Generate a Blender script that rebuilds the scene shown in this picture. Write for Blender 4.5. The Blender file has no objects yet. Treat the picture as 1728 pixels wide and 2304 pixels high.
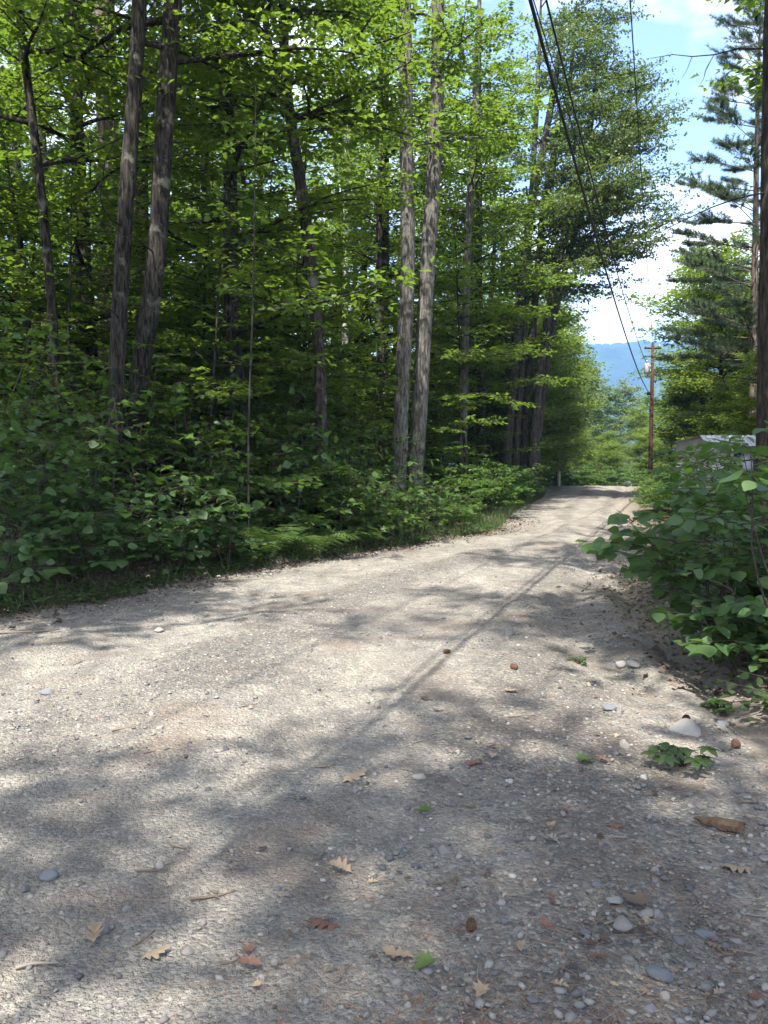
import bpy, math, random
import numpy as np
from mathutils import Vector, Matrix, Quaternion

# ---------------------------------------------------------------- camera, sky, sun, exposure
scene = bpy.context.scene
col = scene.collection
CAM_H = 1.5
FPX = 1730.0                      # focal length in photograph pixels (1728 x 2304)
PITCH = math.radians(-3.44)
cam_d = bpy.data.cameras.new('camera')
cam = bpy.data.objects.new('camera', cam_d)
col.objects.link(cam)
cam.location = (0, 0, CAM_H)
cam.rotation_euler = (math.pi / 2 + PITCH, 0, 0)
cam_d.sensor_fit = 'VERTICAL'
cam_d.sensor_height = 24.0
cam_d.lens = 24.0 * FPX / 2304.0
cam_d.clip_start = 0.05
cam_d.clip_end = 12000
scene.camera = cam

SUN_AZ, SUN_EL = math.radians(199), math.radians(61)
world = bpy.data.worlds.new('World')
scene.world = world
world.use_nodes = True
wn, wl = world.node_tree.nodes, world.node_tree.links
wn.clear()
w_out = wn.new('ShaderNodeOutputWorld')
w_bg = wn.new('ShaderNodeBackground')
w_bg.inputs['Strength'].default_value = 0.15
w_sky = wn.new('ShaderNodeTexSky')
w_sky.sky_type = 'NISHITA'
w_sky.sun_disc = False
w_sky.sun_elevation = SUN_EL
w_sky.sun_rotation = SUN_AZ
w_sky.air_density = 0.8
w_sky.dust_density = 2.2
w_tc = wn.new('ShaderNodeTexCoord')
w_map = wn.new('ShaderNodeMapping')
w_map.inputs['Scale'].default_value = (1.0, 1.0, 2.2)
w_map.inputs['Location'].default_value = (2.3, 1.15, 0.6)
w_no = wn.new('ShaderNodeTexNoise')
w_no.inputs['Scale'].default_value = 3.6
w_no.inputs['Detail'].default_value = 7.0
w_no.inputs['Roughness'].default_value = 0.55
w_rp = wn.new('ShaderNodeValToRGB')
w_rp.color_ramp.elements[0].position = 0.46
w_rp.color_ramp.elements[0].color = (0, 0, 0, 1)
w_rp.color_ramp.elements[1].position = 0.72
w_rp.color_ramp.elements[1].color = (1, 1, 1, 1)
w_mx = wn.new('ShaderNodeMix')
w_mx.data_type = 'RGBA'
w_mx.inputs['B'].default_value = (5.4, 5.2, 4.95, 1)
wl.new(w_tc.outputs['Generated'], w_map.inputs['Vector'])
wl.new(w_map.outputs[0], w_no.inputs['Vector'])
wl.new(w_no.outputs['Fac'], w_rp.inputs['Fac'])
wl.new(w_rp.outputs['Color'], w_mx.inputs['Factor'])
wl.new(w_sky.outputs[0], w_mx.inputs['A'])
wl.new(w_mx.outputs['Result'], w_bg.inputs['Color'])
wl.new(w_bg.outputs[0], w_out.inputs['Surface'])

sun_d = bpy.data.lights.new('sun', 'SUN')
sun_d.energy = 3.6
sun_d.angle = math.radians(0.53)
sun_d.color = (1.0, 0.95, 0.86)
sun = bpy.data.objects.new('sun', sun_d)
col.objects.link(sun)
sdir = Vector((math.sin(SUN_AZ) * math.cos(SUN_EL), math.cos(SUN_AZ) * math.cos(SUN_EL), math.sin(SUN_EL)))
sun.rotation_euler = (-sdir).to_track_quat('-Z', 'Y').to_euler()
sun.location = (0, -20, 60)

scene.view_settings.view_transform = 'Standard'
scene.view_settings.look = 'None'
scene.view_settings.gamma = 1.0
scene.view_settings.exposure = 1.9
scene.view_settings.use_curve_mapping = False
scene.render.engine = 'CYCLES'
cy = scene.cycles
cy.max_bounces = 8
cy.diffuse_bounces = 5
cy.glossy_bounces = 2
cy.transmission_bounces = 4
cy.volume_bounces = 1
cy.transparent_max_bounces = 4
cy.caustics_reflective = False
cy.caustics_refractive = False
cy.sample_clamp_indirect = 6.0

# ---------------------------------------------------------------- helpers
K = 1.0416                        # 1659-wide view pixels -> 1728-wide photograph pixels
CP, SP = math.cos(PITCH), math.sin(PITCH)


def ray(px, py):
    """photograph pixel -> world direction"""
    x = (px - 864.0) / FPX
    v = -(py - 1152.0) / FPX
    return np.array([x, CP - v * SP, SP + v * CP])


def at(px, py, Y):
    d = ray(px, py)
    t = Y / d[1]
    return np.array([d[0] * t, Y, CAM_H + d[2] * t])


def atD(px, py, Y):
    return at(px * K, py * K, Y)


def norm(a):
    return a / (np.linalg.norm(a, axis=-1, keepdims=True) + 1e-12)


LY = [-60, -30, -5, 0, 6.85, 9.3, 12, 15.3, 17, 25.4, 36, 62, 100, 400]
LX = [-36, -21, -10, -7.3, -3.95, -2.75, -1.14, 1.15, 2.45, 4.35, 7.4, 13.6, 24, 110]
RY = [-60, -30, -5, 0, 2.7, 4.6, 6.5, 8.8, 10.4, 15.2, 21.8, 26, 36, 62, 100, 400]
RX = [-26, -11, 0.4, 1.5, 1.9, 1.95, 2.1, 2.5, 3.0, 5.1, 6.7, 8.0, 11.2, 20.0, 31, 118]


def Lx(y):
    return np.interp(y, LY, LX)


def Rx(y):
    return np.interp(y, RY, RX)


def sm(x, a, b):
    t = np.clip((x - a) / (b - a), 0, 1)
    return t * t * (3 - 2 * t)


def wob(x, y, f=1.0, s=0.0):
    return (np.sin(x * 1.3 * f + 1.7 * np.sin(y * 0.9 * f + s) + s) + np.sin(y * 1.7 * f - 1.3 * np.sin(x * 1.1 * f + 2 * s))
            + 0.5 * np.sin((x + y) * 2.9 * f + s) + 0.4 * np.sin((x - 1.4 * y) * 4.7 * f + 3 * s)) / 2.9


def base_z(x, y):
    z = -0.075 * np.clip(y - 60, 0, 110) - 0.012 * np.clip(y - 170, 0, 600)
    t = np.clip((y - 54) / 12, 0, 1)
    z = z - 0.2 * t * t * (3 - 2 * t)
    return z


def floor_z(x, y):
    """height of the ground sheet outside the road"""
    dl = Lx(y) - x + 0.12 * wob(x, y, 2.0, 1.0) + 0.22 * wob(x, y, .7, 5.0) + .05 * wob(x, y, 6.0, 2.0)
    dr = x - Rx(y) + 0.12 * wob(x, y, 2.4, 2.0) + .15 * wob(x, y, .8, 1.0) + .05 * wob(x, y, 6.0, 4.0)
    z = base_z(x, y)
    z = z + 0.20 * sm(dl, 0.0, 1.3) + 0.022 * np.clip(dl, 0, 30)
    z = z - 0.13 * np.exp(-((dr - 0.12) / 0.3) ** 2) * sm(y, 3.6, 5.5) * (1 - sm(y, 14, 24)) + 0.26 * sm(dr, 0.35, 1.4) * sm(y, 3.4, 6) * (1 - sm(y, 14, 24)) + 0.02 * np.clip(dr, 0, 30)
    out = np.maximum(dl, dr)
    z = z + 0.03 * wob(x, y, 1.3, 3.0) * sm(out, 0.1, 0.8)
    return z - 0.10 * sm(-out, -0.05, 0.35)


def road_z(x, y):
    s = (x - Lx(y)) / (Rx(y) - Lx(y))
    z = base_z(x, y) + 0.05 * (1 - (2 * np.clip(s, 0, 1) - 1) ** 2)
    z = z + 0.024 * wob(x, y, 0.8, 0.3) + 0.009 * wob(x, y, 2.6, 4.0) + .006 * wob(x, y, 7.0, 1.0) + .004 * wob(x, y, 17.0, 2.0)
    z = z - 0.035 * np.exp(-((s - 0.33) / 0.07) ** 2) - 0.03 * np.exp(-((s - 0.68) / 0.07) ** 2)
    rut = np.exp(-((x - Rx(y) + 0.35 + 0.15 * np.sin(y * 1.1)) / 0.22) ** 2) * sm(y, 4.0, 5.5)
    z = z - 0.07 * rut
    o = np.maximum(np.maximum(-s, s - 1) * (Rx(y) - Lx(y)), 0)
    return z - 0.35 * o


def surf_z(x, y):
    x = np.asarray(x, float); y = np.asarray(y, float)
    a = floor_z(x, y)
    ins = (x > Lx(y) - 0.75) & (x < Rx(y) + 0.75)
    return np.where(ins, np.maximum(a, road_z(x, y)), a)


def mesh_np(name, V, F, mats, rnd=None, midx=None, smooth=True):
    """V (n,3); F list of (m,k) int arrays; midx list of ints per F array"""
    me = bpy.data.meshes.new(name)
    V = np.asarray(V, np.float32)
    F = [np.asarray(f, np.int32) for f in F if len(f)]
    me.vertices.add(len(V))
    me.vertices.foreach_set('co', V.ravel())
    nl = sum(f.size for f in F)
    me.loops.add(nl)
    me.loops.foreach_set('vertex_index', np.concatenate([f.ravel() for f in F]))
    npol = sum(len(f) for f in F)
    me.polygons.add(npol)
    tot = np.concatenate([np.full(len(f), f.shape[1], np.int32) for f in F])
    st = np.concatenate([[0], np.cumsum(tot)[:-1]]).astype(np.int32)
    me.polygons.foreach_set('loop_start', st)
    if midx is not None:
        me.polygons.foreach_set('material_index', np.concatenate([np.full(len(f), m, np.int32) for f, m in zip(F, midx)]))
    me.polygons.foreach_set('use_smooth', np.full(npol, smooth, bool))
    for m in mats:
        me.materials.append(m)
    if rnd is not None:
        a = me.attributes.new('rnd', 'FLOAT', 'POINT')
        a.data.foreach_set('value', np.asarray(rnd, np.float32))
    me.update(calc_edges=True)
    return me


class MB:
    def __init__(self):
        self.V, self.F, self.R, self.M, self.n = [], [], [], [], 0

    def add(self, V, F, m=0, r=0.5):
        V = np.asarray(V, float)
        for f in (F if isinstance(F, list) else [F]):
            if len(f):
                self.F.append(np.asarray(f, int) + self.n)
                self.M.append(m)
        self.V.append(V)
        self.R.append(np.broadcast_to(np.asarray(r, float), (len(V),)))
        self.n += len(V)

    def tube(self, pts, rad, k=8, m=0, r=0.5, cap=True, rough=0.0, rng=None):
        pts = np.asarray(pts, float)
        rad = np.broadcast_to(np.asarray(rad, float), (len(pts),))
        T = norm(np.gradient(pts, axis=0))
        ref = np.array([0, 0, 1.0]) if abs(T[:, 2]).mean() < 0.8 else np.array([1.0, 0, 0])
        A = norm(np.cross(T, ref))
        B = np.cross(T, A)
        an = np.arange(k) * 2 * np.pi / k
        rr = rad[:, None] * np.ones((1, k))
        if rough and rng is not None:
            rr = rr * (1 + rough * rng.normal(0, 1, rr.shape))
        V = pts[:, None] + rr[..., None] * (np.cos(an)[None, :, None] * A[:, None] + np.sin(an)[None, :, None] * B[:, None])
        n = len(pts)
        i = np.arange(n - 1)[:, None] * k
        j = np.arange(k)[None]
        j2 = (j + 1) % k
        F = np.stack([i + j, i + j2, i + k + j2, i + k + j], -1).reshape(-1, 4)
        V = V.reshape(-1, 3)
        Fs = [F]
        if cap:
            V = np.vstack([V, pts[:1], pts[-1:]])
            c0, c1 = n * k, n * k + 1
            jj = np.arange(k)
            Fs.append(np.stack([np.full(k, c0), (jj + 1) % k, jj], -1))
            Fs.append(np.stack([np.full(k, c1), (n - 1) * k + jj, (n - 1) * k + (jj + 1) % k], -1))
        self.add(V, Fs, m, r)

    def box(self, lo, hi, m=0, r=0.5, M=None):
        x0, y0, z0 = lo
        x1, y1, z1 = hi
        V = np.array([[x0, y0, z0], [x1, y0, z0], [x1, y1, z0], [x0, y1, z0], [x0, y0, z1], [x1, y0, z1], [x1, y1, z1], [x0, y1, z1]], float)
        if M is not None:
            V = V @ np.asarray(M)[:3, :3].T + np.asarray(M)[:3, 3]
        self.add(V, np.array([[0, 3, 2, 1], [4, 5, 6, 7], [0, 1, 5, 4], [1, 2, 6, 5], [2, 3, 7, 6], [3, 0, 4, 7]]), m, r)

    def leaves(self, tpl, P, D, N, S, rng, m=0, r=None):
        tv, tf = tpl
        if len(P) == 0:
            return
        D = norm(D)
        N = norm(N - D * (N * D).sum(-1, keepdims=True))
        X = np.cross(D, N)
        Fm = np.stack([X, D, N], 1)
        V = P[:, None] + S[:, None, None] * np.einsum('kc,ncd->nkd', tv, Fm)
        n, k = len(P), len(tv)
        if r is None:
            r = rng.random(n)
        off = (np.arange(n) * k)[:, None, None]
        Fs = [(np.asarray(f)[None] + off).reshape(-1, np.asarray(f).shape[1]) for f in tf]
        self.add(V.reshape(-1, 3), Fs, m, np.repeat(r, k))

    def mesh(self, name, mats, smooth=True):
        return mesh_np(name, np.vstack(self.V), self.F, mats, np.concatenate(self.R), self.M, smooth)


def obj(name, data, parent=None, loc=None, label=None, cat=None, group=None, kind=None):
    o = bpy.data.objects.new(name, data)
    col.objects.link(o)
    if parent is not None:
        o.parent = parent
    if loc is not None:
        o.location = [float(c) for c in loc]
    if label: o['label'] = label
    if cat: o['category'] = cat
    if group: o['group'] = group
    if kind: o['kind'] = kind
    return o


def empty(name, loc, label, cat, group=None):
    o = obj(name, None, None, loc, label, cat, group)
    o.empty_display_size = 0.2
    return o


def copy_tree(root, loc, rz, sc, label=None, group=None):
    r = root.copy()
    col.objects.link(r)
    r.location = [float(c) for c in loc]
    r.rotation_euler = (0, 0, rz)
    r.scale = (sc, sc, sc)
    if label: r['label'] = label
    if group: r['group'] = group
    for ch in root.children:
        c = ch.copy()
        col.objects.link(c)
        c.parent = r
    return r


# ---------------------------------------------------------------- materials
def mat(name):
    m = bpy.data.materials.new(name)
    m.use_nodes = True
    nt = m.node_tree
    b = nt.nodes['Principled BSDF']
    return m, nt, nt.nodes, nt.links, b


def ramp(nodes, stops):
    r = nodes.new('ShaderNodeValToRGB')
    els = r.color_ramp.elements
    while len(els) < len(stops):
        els.new(0.5)
    for e, (p, c) in zip(els, stops):
        e.position = p
        e.color = (*c, 1)
    return r


def noise(nodes, links, vec, scale, detail=4, rough=0.6):
    n = nodes.new('ShaderNodeTexNoise')
    n.inputs['Scale'].default_value = scale
    n.inputs['Detail'].default_value = detail
    n.inputs['Roughness'].default_value = rough
    if vec is not None:
        links.new(vec, n.inputs['Vector'])
    return n


def mixc(nodes, links, fac, a, b, blend='MIX'):
    m = nodes.new('ShaderNodeMix')
    m.data_type = 'RGBA'
    m.blend_type = blend
    for sock, v in (('Factor', fac), ('A', a), ('B', b)):
        if isinstance(v, (int, float)):
            m.inputs[sock].default_value = v
        elif isinstance(v, tuple):
            m.inputs[sock].default_value = (*v, 1)
        else:
            links.new(v, m.inputs[sock])
    return m.outputs['Result']


def leaf_mat(name, c_dark, c_mid, c_light, tr, tfac=0.42, rough=0.45, spec=0.35):
    m, nt, N, L, b = mat(name)
    at_ = N.new('ShaderNodeAttribute'); at_.attribute_name = 'rnd'
    oi = N.new('ShaderNodeObjectInfo')
    a1 = N.new('ShaderNodeMath'); a1.operation = 'MULTIPLY_ADD'
    L.new(oi.outputs['Random'], a1.inputs[0]); a1.inputs[1].default_value = 0.55
    a2 = N.new('ShaderNodeMath'); a2.operation = 'MULTIPLY'; a2.inputs[1].default_value = 0.6
    L.new(at_.outputs['Fac'], a2.inputs[0]); L.new(a2.outputs[0], a1.inputs[2])
    rp = ramp(N, [(0.0, c_dark), (0.5, c_mid), (1.0, c_light)])
    L.new(a1.outputs[0], rp.inputs['Fac'])
    L.new(rp.outputs['Color'], b.inputs['Base Color'])
    b.inputs['Roughness'].default_value = rough
    b.inputs['Specular IOR Level'].default_value = spec
    t = N.new('ShaderNodeBsdfTranslucent')
    tc = mixc(N, L, 0.35, tr, rp.outputs['Color'])
    L.new(tc, t.inputs['Color'])
    mx = N.new('ShaderNodeMixShader'); mx.inputs[0].default_value = tfac
    L.new(b.outputs[0], mx.inputs[1]); L.new(t.outputs[0], mx.inputs[2])
    L.new(mx.outputs[0], N['Material Output'].inputs['Surface'])
    return m


def bark_mat(name, dark, mid, pale, patch, patch_amt=0.55, scale=1.0, bump=0.7, band=False):
    m, nt, N, L, b = mat(name)
    tc = N.new('ShaderNodeTexCoord')
    mp = N.new('ShaderNodeMapping')
    mp.inputs['Scale'].default_value = (14 * scale, 14 * scale, 2.6 * scale) if not band else (5 * scale, 5 * scale, 16 * scale)
    L.new(tc.outputs['Object'], mp.inputs['Vector'])
    n1 = noise(N, L, mp.outputs[0], 1.6, 6, 0.65)
    n1.inputs['Distortion'].default_value = 0.6
    r1 = ramp(N, [(0.38, dark), (0.50, mid), (0.66, pale)])
    L.new(n1.outputs['Fac'], r1.inputs['Fac'])
    n2 = noise(N, L, tc.outputs['Object'], 3.2, 5, 0.6)
    r2 = ramp(N, [(patch_amt, (0, 0, 0)), (patch_amt + 0.10, (1, 1, 1))])
    L.new(n2.outputs['Fac'], r2.inputs['Fac'])
    c = mixc(N, L, r2.outputs['Color'], r1.outputs['Color'], patch)
    n3 = noise(N, L, tc.outputs['Object'], 60, 3, 0.7)
    c2 = mixc(N, L, 0.35, c, n3.outputs['Fac'], 'OVERLAY')
    L.new(c2, b.inputs['Base Color'])
    b.inputs['Roughness'].default_value = 0.9
    b.inputs['Specular IOR Level'].default_value = 0.15
    bp = N.new('ShaderNodeBump'); bp.inputs['Strength'].default_value = bump; bp.inputs['Distance'].default_value = 0.03
    L.new(n1.outputs['Fac'], bp.inputs['Height'])
    L.new(bp.outputs[0], b.inputs['Normal'])
    return m


def plain_mat(name, c, rough=0.7, metal=0.0, var=0.25, scale=20, spec=0.3):
    m, nt, N, L, b = mat(name)
    tc = N.new('ShaderNodeTexCoord')
    n = noise(N, L, tc.outputs['Object'], scale, 5, 0.65)
    r = ramp(N, [(0.3, tuple(x * (1 - var) for x in c)), (0.7, tuple(min(1, x * (1 + var)) for x in c))])
    L.new(n.outputs['Fac'], r.inputs['Fac'])
    L.new(r.outputs['Color'], b.inputs['Base Color'])
    b.inputs['Roughness'].default_value = rough
    b.inputs['Metallic'].default_value = metal
    b.inputs['Specular IOR Level'].default_value = spec
    return m


def rnd_mat(name, stops, rough=0.85, transl=0.0, spec=0.2, grain=0.0):
    """colour picked per piece (object random for single pieces, 'rnd' attribute inside joined ones)"""
    m, nt, N, L, b = mat(name)
    at_ = N.new('ShaderNodeAttribute'); at_.attribute_name = 'rnd'
    oi = N.new('ShaderNodeObjectInfo')
    ad = N.new('ShaderNodeMath'); ad.operation = 'ADD'
    L.new(at_.outputs['Fac'], ad.inputs[0]); L.new(oi.outputs['Random'], ad.inputs[1])
    fr = N.new('ShaderNodeMath'); fr.operation = 'FRACT'; L.new(ad.outputs[0], fr.inputs[0])
    r = ramp(N, stops)
    L.new(fr.outputs[0], r.inputs['Fac'])
    c = r.outputs['Color']
    if grain:
        tc = N.new('ShaderNodeTexCoord')
        n = noise(N, L, tc.outputs['Object'], grain, 4, 0.7)
        c = mixc(N, L, 0.45, c, n.outputs['Fac'], 'OVERLAY')
        bp = N.new('ShaderNodeBump'); bp.inputs['Strength'].default_value = 0.4; bp.inputs['Distance'].default_value = 0.004
        L.new(n.outputs['Fac'], bp.inputs['Height']); L.new(bp.outputs[0], b.inputs['Normal'])
    L.new(c, b.inputs['Base Color'])
    b.inputs['Roughness'].default_value = rough
    b.inputs['Specular IOR Level'].default_value = spec
    return m


M = {}
M['maple'] = leaf_mat('maple_leaf', (.038, .078, .015), (.068, .120, .021), (.112, .165, .025), (.23, .36, .03), .52)
M['sapling'] = leaf_mat('sapling_leaf', (.040, .088, .022), (.065, .125, .028), (.105, .165, .032), (.17, .30, .03), .44)
M['hobble'] = leaf_mat('hobblebush_leaf', (.042, .088, .032), (.064, .120, .038), (.098, .155, .042), (.15, .28, .035), .40, .42, .4)
M['poplar'] = leaf_mat('poplar_leaf', (.046, .080, .022), (.074, .115, .030), (.115, .152, .040), (.16, .26, .03), .40, .45, .35)
M['bright'] = leaf_mat('sunlit_leaf', (.072, .120, .020), (.118, .172, .028), (.168, .212, .040), (.23, .36, .03), .42)  # leaf colour raised so that these trees look sunlit
M['aspen'] = leaf_mat('aspen_leaf', (.070, .115, .040), (.105, .155, .055), (.150, .195, .075), (.17, .27, .06), .38)
M['pine'] = leaf_mat('pine_needle', (.046, .080, .044), (.070, .112, .060), (.105, .148, .078), (.10, .17, .06), .28, .5, .3)
M['fern'] = leaf_mat('fern_leaf', (.040, .082, .022), (.062, .110, .028), (.092, .142, .034), (.13, .22, .03), .36, .5, .3)
M['herb'] = leaf_mat('ground_cover_leaf', (.040, .074, .026), (.062, .102, .032), (.100, .135, .040), (.12, .20, .035), .32)
M['twig'] = plain_mat('twig_bark', (.055, .045, .036), .9, 0, .4, 30)
M['bark_oak'] = bark_mat('furrowed_grey_bark', (.007, .0062, .0055), (.030, .027, .023), (.070, .064, .055), (.135, .135, .11), .60, 1.0, 1.0)
M['bark_dark'] = bark_mat('dark_conifer_bark', (.014, .012, .011), (.042, .035, .030), (.085, .070, .058), (.08, .075, .065), .66, 0.8, 1.0)
M['bark_pine'] = bark_mat('pine_bark', (.045, .034, .028), (.12, .095, .080), (.22, .18, .155), (.19, .17, .15), .62, 0.7, 0.9)
M['bark_ash'] = bark_mat('pale_smooth_bark', (.040, .037, .033), (.115, .108, .098), (.22, .21, .19), (.045, .040, .036), .55, 0.9, 0.5)
M['bark_mottle'] = bark_mat('mottled_peeling_bark', (.016, .013, .012), (.042, .036, .032), (.090, .080, .072), (.16, .155, .14), .57, 0.8, 0.8)
M['bark_poplar'] = bark_mat('poplar_bark', (.022, .020, .017), (.062, .057, .050), (.125, .117, .105), (.035, .032, .028), .56, 1.0, 0.7)
M['bark_birch'] = bark_mat('white_birch_bark', (.22, .20, .18), (.46, .44, .41), (.60, .58, .55), (.10, .09, .08), .62, 0.6, 0.4, True)
M['stone'] = rnd_mat('loose_stone', [(0, (.085, .090, .098)), (.25, (.13, .133, .138)), (.5, (.185, .18, .172)), (.75, (.225, .212, .192)), (.92, (.13, .137, .15)), (1, (.29, .278, .255))], .8, grain=35)
M['gravel'] = rnd_mat('gravel_pebble', [(0, (.075, .08, .09)), (.3, (.15, .148, .146)), (.6, (.22, .210, .194)), (.9, (.27, .258, .238)), (1, (.36, .345, .32))], .85)
M['stone_pale'] = rnd_mat('pale_stone', [(0, (.27, .252, .225)), (1, (.34, .322, .29))], .8, grain=25)
M['stone_blue'] = rnd_mat('blue_grey_stone', [(0, (.105, .115, .130)), (1, (.155, .162, .175))], .75, grain=25)
M['litter'] = rnd_mat('dead_leaf', [(0, (.060, .040, .029)), (.4, (.115, .082, .062)), (.75, (.185, .145, .115)), (1, (.25, .21, .175))], .8)
M['tan_leaf'] = rnd_mat('tan_oak_leaf', [(0, (.28, .21, .14)), (1, (.34, .27, .19))], .7, grain=60)
M['rust_leaf'] = rnd_mat('rust_leaf', [(0, (.125, .065, .046)), (1, (.185, .105, .078))], .75, grain=60)
M['needle'] = rnd_mat('dry_pine_needle', [(0, (.16, .085, .050)), (.6, (.25, .15, .095)), (1, (.32, .22, .15))], .8)
M['cone'] = rnd_mat('pine_cone_scale', [(0, (.07, .040, .028)), (1, (.12, .070, .045))], .85)
M['stick'] = rnd_mat('dead_stick', [(0, (.09, .068, .052)), (.5, (.15, .12, .095)), (1, (.25, .215, .18))], .9)
M['green_leaf'] = leaf_mat('fallen_green_leaf', (.075, .115, .035), (.095, .145, .04), (.12, .17, .05), (.14, .2, .05), .2)

# gravel road
m, nt, N, L, b = mat('gravel_road')
tc = N.new('ShaderNodeTexCoord')
v = tc.outputs['Object']
mpA = N.new('ShaderNodeMapping'); mpA.inputs['Rotation'].default_value = (0, 0, .38); mpA.inputs['Scale'].default_value = (1.0, .38, 1.0); L.new(v, mpA.inputs['Vector'])
nA = noise(N, L, mpA.outputs[0], 1.7, 7, 0.62)
nB = noise(N, L, v, 5.0, 5, 0.65)
nC = noise(N, L, v, 55.0, 4, 0.75)
vor = N.new('ShaderNodeTexVoronoi'); vor.inputs['Scale'].default_value = 62
L.new(v, vor.inputs['Vector'])
vor2 = N.new('ShaderNodeTexVoronoi'); vor2.inputs['Scale'].default_value = 150
L.new(v, vor2.inputs['Vector'])
rA = ramp(N, [(0.32, (.195, .184, .165)), (0.5, (.262, .248, .222)), (0.68, (.335, .315, .278))])
L.new(nA.outputs['Fac'], rA.inputs['Fac'])
rB = ramp(N, [(0.34, (.34, .34, .35)), (0.62, (.64, .62, .59))])
L.new(nB.outputs['Fac'], rB.inputs['Fac'])
c = mixc(N, L, 0.6, rA.outputs['Color'], rB.outputs['Color'], 'OVERLAY')
sep = N.new('ShaderNodeSeparateColor'); L.new(vor.outputs['Color'], sep.inputs[0])
rP = ramp(N, [(0.0, (.30, .31, .33)), (0.45, (.46, .45, .44)), (0.8, (.58, .56, .53)), (1.0, (.80, .78, .74))])
L.new(sep.outputs[0], rP.inputs['Fac'])
c = mixc(N, L, 0.55, c, rP.outputs['Color'], 'OVERLAY')
rC = ramp(N, [(0.3, (.30, .30, .30)), (0.7, (.70, .70, .70))])
L.new(nC.outputs['Fac'], rC.inputs['Fac'])
c = mixc(N, L, 0.55, c, rC.outputs['Color'], 'OVERLAY')
# reddish pine-needle dust in patches
nD = noise(N, L, v, 1.3, 5, 0.6)
mpD = N.new('ShaderNodeMapping'); mpD.inputs['Location'].default_value = (3, 7, 0); L.new(v, mpD.inputs['Vector']); L.new(mpD.outputs[0], nD.inputs['Vector'])
rD = ramp(N, [(0.52, (0, 0, 0)), (0.68, (.55, .55, .55))])
L.new(nD.outputs['Fac'], rD.inputs['Fac'])
c = mixc(N, L, rD.outputs['Color'], c, (.20, .150, .115))
rg_ = N.new('ShaderNodeAttribute'); rg_.attribute_name = 'rnd'
nR = noise(N, L, v, 14, 5, 0.75)
mR = N.new('ShaderNodeMath'); mR.operation = 'MULTIPLY_ADD'; mR.inputs[1].default_value = 1.0
sR = N.new('ShaderNodeMath'); sR.operation = 'SUBTRACT'; sR.inputs[1].default_value = 0.5
L.new(nR.outputs['Fac'], sR.inputs[0])
m2 = N.new('ShaderNodeMath'); m2.operation = 'MULTIPLY_ADD'; m2.inputs[1].default_value = 2.2
L.new(sR.outputs[0], m2.inputs[0]); L.new(rg_.outputs['Fac'], m2.inputs[2])
rR = ramp(N, [(0.30, (0, 0, 0)), (0.70, (1, 1, 1))]); L.new(m2.outputs[0], rR.inputs['Fac'])
cg = mixc(N, L, 0.8, c, rP.outputs['Color'], 'OVERLAY')
cg = mixc(N, L, 0.5, cg, (.115, .112, .108))
c = mixc(N, L, rR.outputs['Color'], c, cg)
L.new(c, b.inputs['Base Color'])
b.inputs['Roughness'].default_value = 0.95
b.inputs['Specular IOR Level'].default_value = 0.15
h1 = N.new('ShaderNodeMath'); h1.operation = 'MULTIPLY_ADD'; h1.inputs[1].default_value = -0.8
L.new(vor.outputs['Distance'], h1.inputs[0]); L.new(nC.outputs['Fac'], h1.inputs[2])
h2 = N.new('ShaderNodeMath'); h2.operation = 'MULTIPLY_ADD'; h2.inputs[1].default_value = -0.4
L.new(vor2.outputs['Distance'], h2.inputs[0]); L.new(h1.outputs[0], h2.inputs[2])
h3 = N.new('ShaderNodeMath'); h3.operation = 'MULTIPLY_ADD'; h3.inputs[1].default_value = 1.6
L.new(nB.outputs['Fac'], h3.inputs[0]); L.new(h2.outputs[0], h3.inputs[2])
bp = N.new('ShaderNodeBump'); bp.inputs['Strength'].default_value = 1.0; bp.inputs['Distance'].default_value = 0.018
L.new(h3.outputs[0], bp.inputs['Height']); L.new(bp.outputs[0], b.inputs['Normal'])
M['road'] = m

# forest floor
m, nt, N, L, b = mat('forest_floor')
tc = N.new('ShaderNodeTexCoord'); v = tc.outputs['Object']
n1 = noise(N, L, v, 9, 6, 0.7)
n2 = noise(N, L, v, 0.8, 4, 0.6)
vor = N.new('ShaderNodeTexVoronoi'); vor.inputs['Scale'].default_value = 16; L.new(v, vor.inputs['Vector'])
r1 = ramp(N, [(0.3, (.050, .036, .027)), (0.5, (.105, .075, .055)), (0.72, (.175, .135, .105))])
L.new(n1.outputs['Fac'], r1.inputs['Fac'])
r2 = ramp(N, [(0.45, (.10, .075, .055)), (0.65, (.060, .085, .030))])
L.new(n2.outputs['Fac'], r2.inputs['Fac'])
c = mixc(N, L, 0.35, r1.outputs['Color'], r2.outputs['Color'])
sh = N.new('ShaderNodeAttribute'); sh.attribute_name = 'rnd'
rS = ramp(N, [(0.3, (.15, .125, .10)), (0.7, (.27, .245, .21))])
nS = noise(N, L, v, 30, 5, 0.7); L.new(nS.outputs['Fac'], rS.inputs['Fac'])
c = mixc(N, L, sh.outputs['Fac'], c, rS.outputs['Color'])
L.new(c, b.inputs['Base Color'])
b.inputs['Roughness'].default_value = 0.95
b.inputs['Specular IOR Level'].default_value = 0.1
bp = N.new('ShaderNodeBump'); bp.inputs['Strength'].default_value = 0.8; bp.inputs['Distance'].default_value = 0.03
L.new(n1.outputs['Fac'], bp.inputs['Height']); L.new(bp.outputs[0], b.inputs['Normal'])
M['floor'] = m
M['hill'] = plain_mat('wooded_hillside', (.025, .045, .025), .95, 0, .5, .012, .05)

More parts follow.
